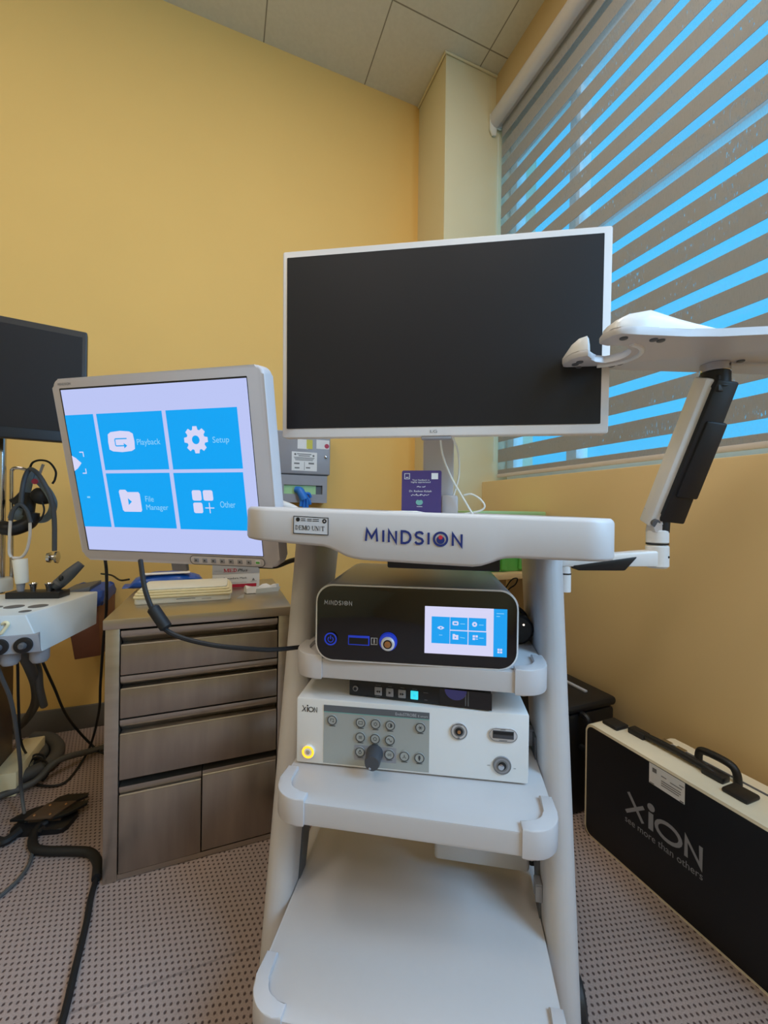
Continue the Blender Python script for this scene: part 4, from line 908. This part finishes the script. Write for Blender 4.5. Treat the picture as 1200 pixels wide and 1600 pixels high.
obj('cup_stub', B().lathe([(.008, 0), (.009, .01), (.010, .024)], (.088, .087, .666), 'z', 18), 'grey', rk)
obj('column', B().box(-.20, -.05, .2, .42, 0, .565, .004), 'pedal', un)
obj('base_box', B().box(-.05, .012, .28, .5, .0, .075, .004), 'creampl', un)
obj('support_pole', B().cyl((-.012, .225, .64), (-.012, .225, 1.45), .0115, n=20), 'chrome', un)
obj('pole_boss', B().lathe([(.05, 0), (.05, .03), (.046, .036), (.012, .036)], (-.03, .215, .65), 'z', 28), 'slatewhite', un)
hk = obj('hanger_rod', B().tube(U((-.5905, 1.54, .655), (-.5915, 1.54, .8), (-.5935, 1.54, .985), (-.592, 1.54, 1.005), (-.586, 1.54, 1.012), (-.567, 1.54, 1.011), (-.545, 1.54, 1.003)), .005, 10), 'chrome', un)
# white cup upside on the rack
cu = tag(obj('specimen_cup', B().lathe([(.013, 0), (.0145, .002), (.0165, .0625), (.0165, .065), (.0150, .065), (.0135, .01), (.0001, .008)], (0, 0, 0), 'z', 28), 'offwhite'), 'white plastic cup tilted on the black instrument rack', 'cup')
cu.location = (-.508, 1.385, .689); cu.rotation_euler = (0, math.radians(-5), 0)
hp = thing('scope_handpiece', 'dark grey tapered handpiece leaning out of the black instrument rack', 'handpiece')
obj('grip', B().tube([(-.437, 1.382, .673), (-.424, 1.385, .685), (-.40, 1.39, .712), (-.378, 1.395, .736)], lambda t: .013+.003*math.sin(t*3)-.006*max(0, t-.6), 14), 'greyrubber', hp)
obj('collar', B().cyl((-.428, 1.384, .681), (-.424, 1.385, .686), .0155, n=18), 'channel', hp)
obj('trigger', B().ball((-.418, 1.372, .70), .006, .006, .008), 'black', hp)
obj('grip_base', B().ball((-.442, 1.38, .675), .012, .012, .01), 'black', hp)
# far-left dark screen
sd = Vector((-.415+.616, 1.56-1.522, 0)).normalized()
ang = math.atan2(sd.y, sd.x)
fs = thing('wall_screen', 'dark switched-off screen with black frame on the pole at the left edge', 'monitor', (-.365, 1.373, 1.2326), ang)
obj('housing', B().prism(rr(-.546, 0, -.157, .157, .004, 3), 'y', 0, .028, .002), 'black', fs)
obj('screen', B().box(-.534, -.011, -.001, .001, -.128, .140), 'screen_off', fs)
text('maker_lettering', 'hp', -.225, -.212, -.147, -.138, 'silver', fs)
obj('arm_bracket', B().box(-.31, -.25, .028, .055, -.08, .02, .003).box(-.29, -.27, .05, .14, -.045, -.015, .003), 'black', fs)

# headlight and stethoscope on the hanger rod
hy = 1.52
KX = (-.5850, .001547, 1.006, .001944)
K = lambda px, pz, dy=0: (KX[0]+(px-18)*KX[1], hy+dy, KX[2]-(pz-735)*KX[3])   # hanging gear laid out on one upright plane
hl = thing('head_lamp', 'headlamp with slate head band and black pads hanging from the chrome rod', 'headlamp')
def strap(pts, wd, th, m, nm):
    P = smooth([Vector(p) for p in pts], 6); rings = []
    for i, p in enumerate(P):
        t = (P[min(i+1, len(P)-1)]-P[max(i-1, 0)]).normalized(); nrm = Vector((0, 1, 0)); sd_ = t.cross(nrm).normalized()
        rings.append([p+sd_*wd/2-nrm*th/2, p+sd_*wd/2+nrm*th/2, p-sd_*wd/2+nrm*th/2, p-sd_*wd/2-nrm*th/2])
    return obj(nm, B().loft(rings), m, hl)
strap([K(46, 735), K(56, 748), K(72, 758, -.03), K(86, 770, -.05), K(93, 785, -.05), K(86, 800, -.03), K(70, 810), K(56, 812)], .020, .004, 'headband', 'head_band')
strap([K(46, 735), K(43, 755), K(38, 775), K(30, 795), K(24, 812)], .022, .004, 'headband', 'rear_band')
strap([K(14, 804), K(24, 806), K(34, 810)], .020, .005, 'headband', 'ear_tab')
obj('brow_pad', B().tube([K(58, 770, -.02), K(70, 775, -.025), K(84, 778, -.025)], lambda t: .017+.008*math.sin(PI*t), 12), 'rubber', hl)
obj('side_pad', B().tube([K(40, 770), K(32, 782), K(26, 788)], lambda t: .014+.008*t, 12), 'rubber', hl)
obj('back_pad', B().tube([K(50, 770, -.01), K(48, 790, -.01), K(46, 805, -.01)], .014, 12), 'rubber', hl)
obj('lamp_housing', B().tube([K(8, 822, -.02), K(18, 824, -.025), K(30, 824, -.02), K(48, 815, -.01), K(52, 800, -.01)], lambda t: .021-.004*abs(t-.4), 14), 'black', hl)
obj('band_mark', B().lathe([(.008, 0), (.008, -.003)], K(59, 753, -.024), 'y', 16), 'pink', hl)
obj('lamp_cable', B().tube([K(45, 732), K(50, 723), K(62, 719), (K(76, 722)), K(86, 735), K(85, 748), K(81, 755)], .003, 7), 'rubber', hl)
obj('clip', B().hexa([K(61, 739, -.01), K(63, 741, -.01), K(63, 741, .0), K(61, 739, .0)], [K(66, 725, -.01), K(68.5, 726, -.01), K(68.5, 726, 0), K(66, 725, 0)]), 'grey', hl)
obj('battery_cord', B().tube([K(62, 767, -.03), K(72, 780, -.04), K(77, 796, -.04), K(72, 810, -.04), K(60, 817, -.03)], .0025, 7), 'rubber', hl)
st = thing('stethoscope', 'grey stethoscope with chrome ear tubes draped over the chrome rod', 'stethoscope')
obj('tubing', B().tube([K(43, 788, -.045), K(45, 765, -.045), K(47, 745, -.035), K(54, 735, -.035), K(68, 741, -.05), K(82, 758, -.06), K(92, 780, -.06), K(95, 810, -.05), K(95, 858, -.045)], .0062, 10), 'greyrubber', st)
obj('tubing_fork', B().tube([K(29, 812, -.05), K(33, 797, -.05), K(43, 788, -.05), K(53, 797, -.05), K(59, 815, -.05)], .0055, 9), 'greyrubber', st)
obj('ear_tube', B().tube([K(29, 812, -.05), K(28, 835, -.05), K(28, 858, -.05), K(31, 866, -.05)], .004, 8), 'earmetal', st)
obj('ear_tube', B().tube([K(58, 815, -.05), K(58, 835, -.05), K(54, 855, -.05), K(46, 866, -.05), K(33, 867, -.05)], .004, 8), 'earmetal', st)
ch_ = K(93, 868, -.045)
obj('chest_piece', B().lathe([(.006, -.016), (.014, -.014), (.016, -.006), (.008, -.003), (.008, .003), (.017, .006), (.018, .012), (.012, .014)], ch_, 'x', 22), 'chrome', st)

# bin with bag behind the console
bn = thing('wall_bin', 'brown waste bin with a blue bag behind the treatment console', 'bin', (-.475, 1.87, 0))
obj('bin_body', B().hexa([(-.03, -.07, .335), (.045, -.05, .335), (.06, .1, .335), (-.03, .1, .335)], [(-.06, -.09, .57), (.04, -.07, .57), (.06, .1, .57), (-.06, .1, .57)], .003), 'brown', bn)
rings = []
for k, (z, g) in enumerate(((.53, .004), (.545, .012), (.565, .014), (.585, .010), (.592, .002))):
    rings.append([(x*(1+0) + (g if x > 0 else -g) + .004*math.sin(9*i_+k*2), y + (g if y > 0 else -g)*1.0 + .003*math.cos(7*i_+k), z+.003*math.sin(i_*5)) for i_, (x, y) in enumerate(rr(-.058, .048, -.085, .09, .02, 5))])
obj('bin_bag', B().loft(rings), 'bluecloth', bn)
obj('bin_lid', B().hexa([(-.075, -.12, .572), (.02, -.10, .584), (.02, .05, .584), (-.075, .05, .572)], [(-.065, -.11, .592), (.024, -.095, .607), (.024, .05, .607), (-.065, .05, .592)], .004), 'channel', bn)

# foot pedal
pd = thing('foot_pedal', 'brown metal foot pedal with dark rubber wings on the carpet', 'foot pedal', (-.455, 1.42, 0), math.radians(-14))
pd.scale = (.84, .84, .8)
obj('pedal_base', B().prism(rr(-.085, .085, -.06, .03, .02, 5), 'z', 0, .018, .003), 'black', pd)
obj('pedal_plate', B().hexa([(-.05, -.035, .036), (.03, -.035, .036), (.065, .04, .036), (-.025, .04, .036)], [(-.05, -.035, .042), (.03, -.035, .042), (.065, .04, .042), (-.025, .04, .042)], .001), 'pedal', pd)
for pts in ([(-.10, -.025), (-.085, .0), (-.06, .025), (-.035, .035), (-.05, -.03)], [(.033, -.033), (.07, -.015), (.105, .03), (.10, .045), (.066, .04)], [(-.02, .042), (-.015, .07), (.01, .085), (.05, .08), (.08, .085), (.085, .07), (.06, .045)]):
    obj('rubber_wing', B().prism(pts, 'z', .028, .038, .002), 'black', pd)
obj('pedal_stem', B().box(-.05, .05, -.02, .02, .018, .037), 'pedal', pd)
for q in ((-.03, -.02), (.018, -.02), (-.01, .025), (.04, .025)): obj('rivet', B().lathe([(.004, 0), (.003, .0025)], (q[0], q[1], .042), 'z', 10), 'copper', pd)
obj('pedal_hose', B().tube([(.015, -.045, .014), (.008, -.066, .014)], .010, 10), 'black', pd)
def cable(label, pts, r, m='rubber', nm='cable', cat='cable', n=8): return tag(obj(nm, B().tube(pts, r, n), m), label, cat)
cable('thick black ribbed hose curving from the foot pedal to the steel cabinet', [(-.452, 1.40, .012), (-.466, 1.385, .012), (-.464, 1.345, .012), (-.445, 1.305, .012), (-.412, 1.284, .012), (-.357, 1.263, .012), (-.31, 1.24, .012), (-.284, 1.20, .012), (-.273, 1.15, .011)], .0108, nm='hose', cat='hose', n=12)
cable('black cable running along the carpet from the cabinet corner to the front', [(-.275, 1.16, .007), (-.272, 1.10, .007), (-.264, 1.038, .007), (-.257, .944, .007), (-.25, .848, .007), (-.25, .7, .007), (-.26, .5, .007)], .0065)
cable('thin grey cable hanging from the console front to the carpet', [(-0.474, 1.15, 0.628), (-0.474, 1.144, 0.605), (-0.476, 1.146, 0.585), (-0.476, 1.2, 0.5), (-0.477, 1.255, 0.41), (-0.504, 1.372, 0.223), (-0.532, 1.46, 0.09), (-0.505, 1.42, 0.012), (-0.476, 1.382, 0.006), (-0.45, 1.305, 0.006), (-0.442, 1.242, 0.006), (-0.466, 1.181, 0.006), (-0.55, 1.08, 0.006)], .0045, 'greyhose')
obj('cable_plug', B().box(-.480, -.468, 1.145, 1.157, .618, .640, .002), 'channel', bpy.data.objects['cable.007'] if 'cable.007' in bpy.data.objects else un)
cable('thick grey hose coiled on the carpet against the skirting, outer coil', [(-.66, 1.905, .024), (-.6, 1.875, .024), (-.548, 1.79, .024), (-.54, 1.70, .024), (-.585, 1.65, .024), (-.66, 1.61, .024), (-.75, 1.58, .024)], .022, 'greyhose', 'hose', 'hose', 12)
cable('thick grey hose coiled on the carpet beside the cream box, inner coil', [(-.68, 1.86, .024), (-.62, 1.83, .024), (-.588, 1.77, .024), (-.60, 1.715, .024), (-.66, 1.68, .024), (-.74, 1.66, .024)], .020, 'greyhose', 'hose', 'hose', 12)
cable('straight grey hose lying from the coil to the steel cabinet', [(-.25, 1.86, .012), (-.33, 1.82, .012), (-.406, 1.765, .012), (-.503, 1.645, .055), (-.558, 1.60, .02), (-.7, 1.55, .012)], .010, 'greyhose', 'hose', 'hose', 10)
cable('thick grey hose bending down from the console to the coil on the floor', [(-0.5, 1.34, 0.56), (-0.518, 1.42, 0.49), (-0.524, 1.487, 0.423), (-0.548, 1.6, 0.326), (-0.6, 1.74, 0.21), (-0.68, 1.86, 0.1), (-0.76, 1.9, 0.045)], .014, 'greyhose', 'hose', 'hose', 12)
cable('short grey drain tube hanging straight below the console', [(-0.515, 1.4, 0.53), (-0.518, 1.515, 0.419), (-0.522, 1.549, 0.338), (-0.521, 1.581, 0.268)], .010, 'greyhose', 'hose', 'hose', 10)
cable('black cable from under the console crossing to the cabinet base', [(-0.46, 1.36, 0.55), (-0.48, 1.44, 0.46), (-0.492, 1.49, 0.425), (-0.499, 1.594, 0.316), (-0.495, 1.7, 0.173), (-0.446, 1.767, 0.036), (-0.384, 1.72, 0.01), (-0.3, 1.72, 0.006)], .004)
cable('black cable drooping from the tilted monitor in a wide curve to the floor', [(-0.262, 1.12, 0.8), (-0.297, 1.299, 0.746), (-0.302, 1.333, 0.697), (-0.321, 1.416, 0.581), (-0.341, 1.478, 0.489), (-0.376, 1.599, 0.306), (-0.393, 1.659, 0.196), (-0.434, 1.74, 0.05), (-0.452, 1.683, 0.008), (-0.47, 1.593, 0.006), (-0.522, 1.597, 0.006), (-0.567, 1.631, 0.01), (-0.589, 1.662, 0.039), (-0.585, 1.692, 0.052), (-0.559, 1.682, 0.05), (-0.54, 1.66, 0.03)], .004)
cable('black cable with a small loop hanging beside the unit column', [(-0.505, 1.3, 0.55), (-0.525, 1.4, 0.48), (-0.539, 1.448, 0.446), (-0.559, 1.51, 0.312), (-0.596, 1.632, 0.141), (-0.602, 1.72, 0.04), (-0.565, 1.684, 0.05), (-0.535, 1.651, 0.05), (-0.528, 1.638, 0.02), (-0.54, 1.63, 0.008), (-0.552, 1.65, 0.02), (-0.553, 1.69, 0.05), (-0.582, 1.7, 0.06), (-0.6, 1.68, 0.05)], .0035)
lead = cable('black monitor lead with a thick ferrite bead crossing before the steel cabinet', [(-.145, .875, .80), (-.130, .835, .75), (-.110, .816, .707), (-.084, .807, .676), (-.018, .790, .654), (.063, .780, .6400), (.103, .789, .633), (.152, .828, .6195)], .0042)
obj('ferrite_bead', B().cyl((-.117, .822, .722), (-.092, .809, .685), .0105, n=16, bev=.003), 'rubber', lead)
cable('thick black lead from the tilted monitor to the cart post', [(0.074, 0.938, 0.773), (0.113, 0.955, 0.769), (0.152, 0.993, 0.775), (0.199, 1.039, 0.776), (0.281, 1.093, 0.773)], .006)
cable('thin dark cord running along the wall beside the blue pack', [(-.285, 1.53, .664), (-.32, 1.58, .655), (-.37, 1.70, .655), (-.425, 1.80, .648)], .003)
cable('dark plug cord with a steel end at the foot of the unit column', [(-.60, 1.40, .012), (-.56, 1.375, .014), (-.53, 1.36, .012), (-.505, 1.385, .016)], .011)

# ------------------------------------------------------------------ cases along the window wall
cs = thing('equipment_case', 'black carrying case with ivory rim and grey lettering standing on the carpet', 'carrying case', (.957, .62, 0), -PI/2)
# local x runs towards the viewer (world -y), local y is depth (world +x)
cx0, cx1 = -.234, .26
obj('case_shell', B().prism(rr(cx0, cx1, 0, .312, .022, 6), 'y', 0, .088, .003), 'caserim', cs)
fp = obj('front_panel', B().prism(rr(cx0+.006, cx1-.006, .007, .305, .018, 6), 'y', -.0012, .002), 'caseblack', cs)
b = B(); xion(b, -.107, .146, .180, .056, -.0021); decal('case_logo', b, 'caseprint', fp)
text('case_lettering', 'see more than others', -.109, .070, .121, .137, 'caseprint', fp, -.0021)
decal('case_label', B().quad(-.049, .032, .257, .3045, -.0018), 'paper', fp)
b = B(); b.quad(-.041, -.031, .287, .297, -.0022).quad(-.02, -.008, .288, .290, -.0022).quad(.0, .026, .285, .287, -.0022).quad(-.02, .024, .277, .279, -.0022).quad(-.02, .024, .272, .274, -.0022).quad(-.02, .02, .267, .269, -.0022).quad(.022, .03, .258, .261, -.0022).quad(-.047, -.036, .258, .260, -.0022).quad(.02, .03, .292, .294, -.0022)
decal('label_print', b, 'inkgrey', fp)
for x in (-.188, .105):
    obj('latch', B().box(x-.024, x+.024, .034, .082, .310, .321, .005), 'black', cs)
    
hd = obj('handle', B().tube([(-.135, .070, .318), (-.10, .071, .322), (-.04, .071, .324), (.03, .071, .322), (.055, .07, .318)], .0085, 10), 'black', cs)
for x in (-.13, .05): obj('handle_mount', B().box(x-.022, x+.022, .058, .086, .311, .326, .003), 'black', hd)
cs2 = thing('equipment_case', 'slim silver case with black loop handle between the wall and the lettered case', 'carrying case', (1.055, .62, 0), -PI/2)
obj('case_shell', B().prism(rr(-.12, .26, 0, .298, .018, 5), 'y', 0, .075, .003), 'caserim', cs2)
obj('case_seam', B().box(-.10, .25, .034, .04, .2975, .3, .001), 'channel', cs2)
obj('handle', B().tube([(-.012, .02, .295), (-.010, .02, .325), (.004, .02, .334), (.05, .02, .334), (.066, .02, .322), (.07, .02, .293)], .0085, 10), 'black', cs2)
for x in (-.095, -.06): obj('latch', B().box(x-.012, x+.012, .01, .04, .297, .304, .002), 'chrome', cs2)
cs3 = thing('tool_case', 'black hard case standing behind the lettered case near the cart post', 'carrying case', (.94, 1.10, 0), -PI/2)
obj('case_body', B().box(-.28, .19, 0, .20, 0, .30, .012), 'caseblack', cs3)
obj('case_lid', B().box(-.285, .195, -.005, .205, .302, .33, .012), 'black', cs3)
obj('case_trim', B().box(-.1, .14, .13, .142, .329, .336, .002), 'papergrey', cs3)
obj('latch', B().box(.1, .13, -.012, -.004, .27, .315, .002), 'channel', cs3)
obj('handle', B().tube([(.19, .06, .20), (.215, .06, .21), (.215, .06, .29), (.19, .06, .30)], .009, 8), 'black', cs3)

# side table with green boxes behind the cart
tb_ = thing('side_table', 'pale wooden side table in the corner behind the cart', 'table', (.995, 1.36, 0))
obj('tabletop', B().box(-.18, .175, -.14, .14, .650, .673, .002), 'wood', tb_)
obj('back_panel', B().box(-.165, .16, .10, .115, .10, .650), 'wood', tb_)
for x in (-.165, .16):
    for y in (-.125, .125): obj('leg', B().box(x-.01, x+.01, y-.01, y+.01, 0, .650), 'wood', tb_)
gb = thing('green_crate', 'green plastic crate with pale rim standing on the side table', 'crate', (.997, 1.36, .673))
obj('crate_body', B().hexa([(-.14, -.105, 0), (.155, -.105, 0), (.155, .1, 0), (-.14, .1, 0)], [(-.155, -.115, .21), (.168, -.115, .21), (.168, .11, .21), (-.155, .11, .21)], .006), 'green', gb)
obj('crate_rim', B().box(-.16, .172, -.12, .116, .208, .229, .005), 'greenpale', gb)
for x in (-.125, -.02, .06): obj('crate_rib', B().box(x-.012, x+.012, -.117, -.1, .01, .2, .002), 'greenpale' if x < -.1 else 'green', gb)
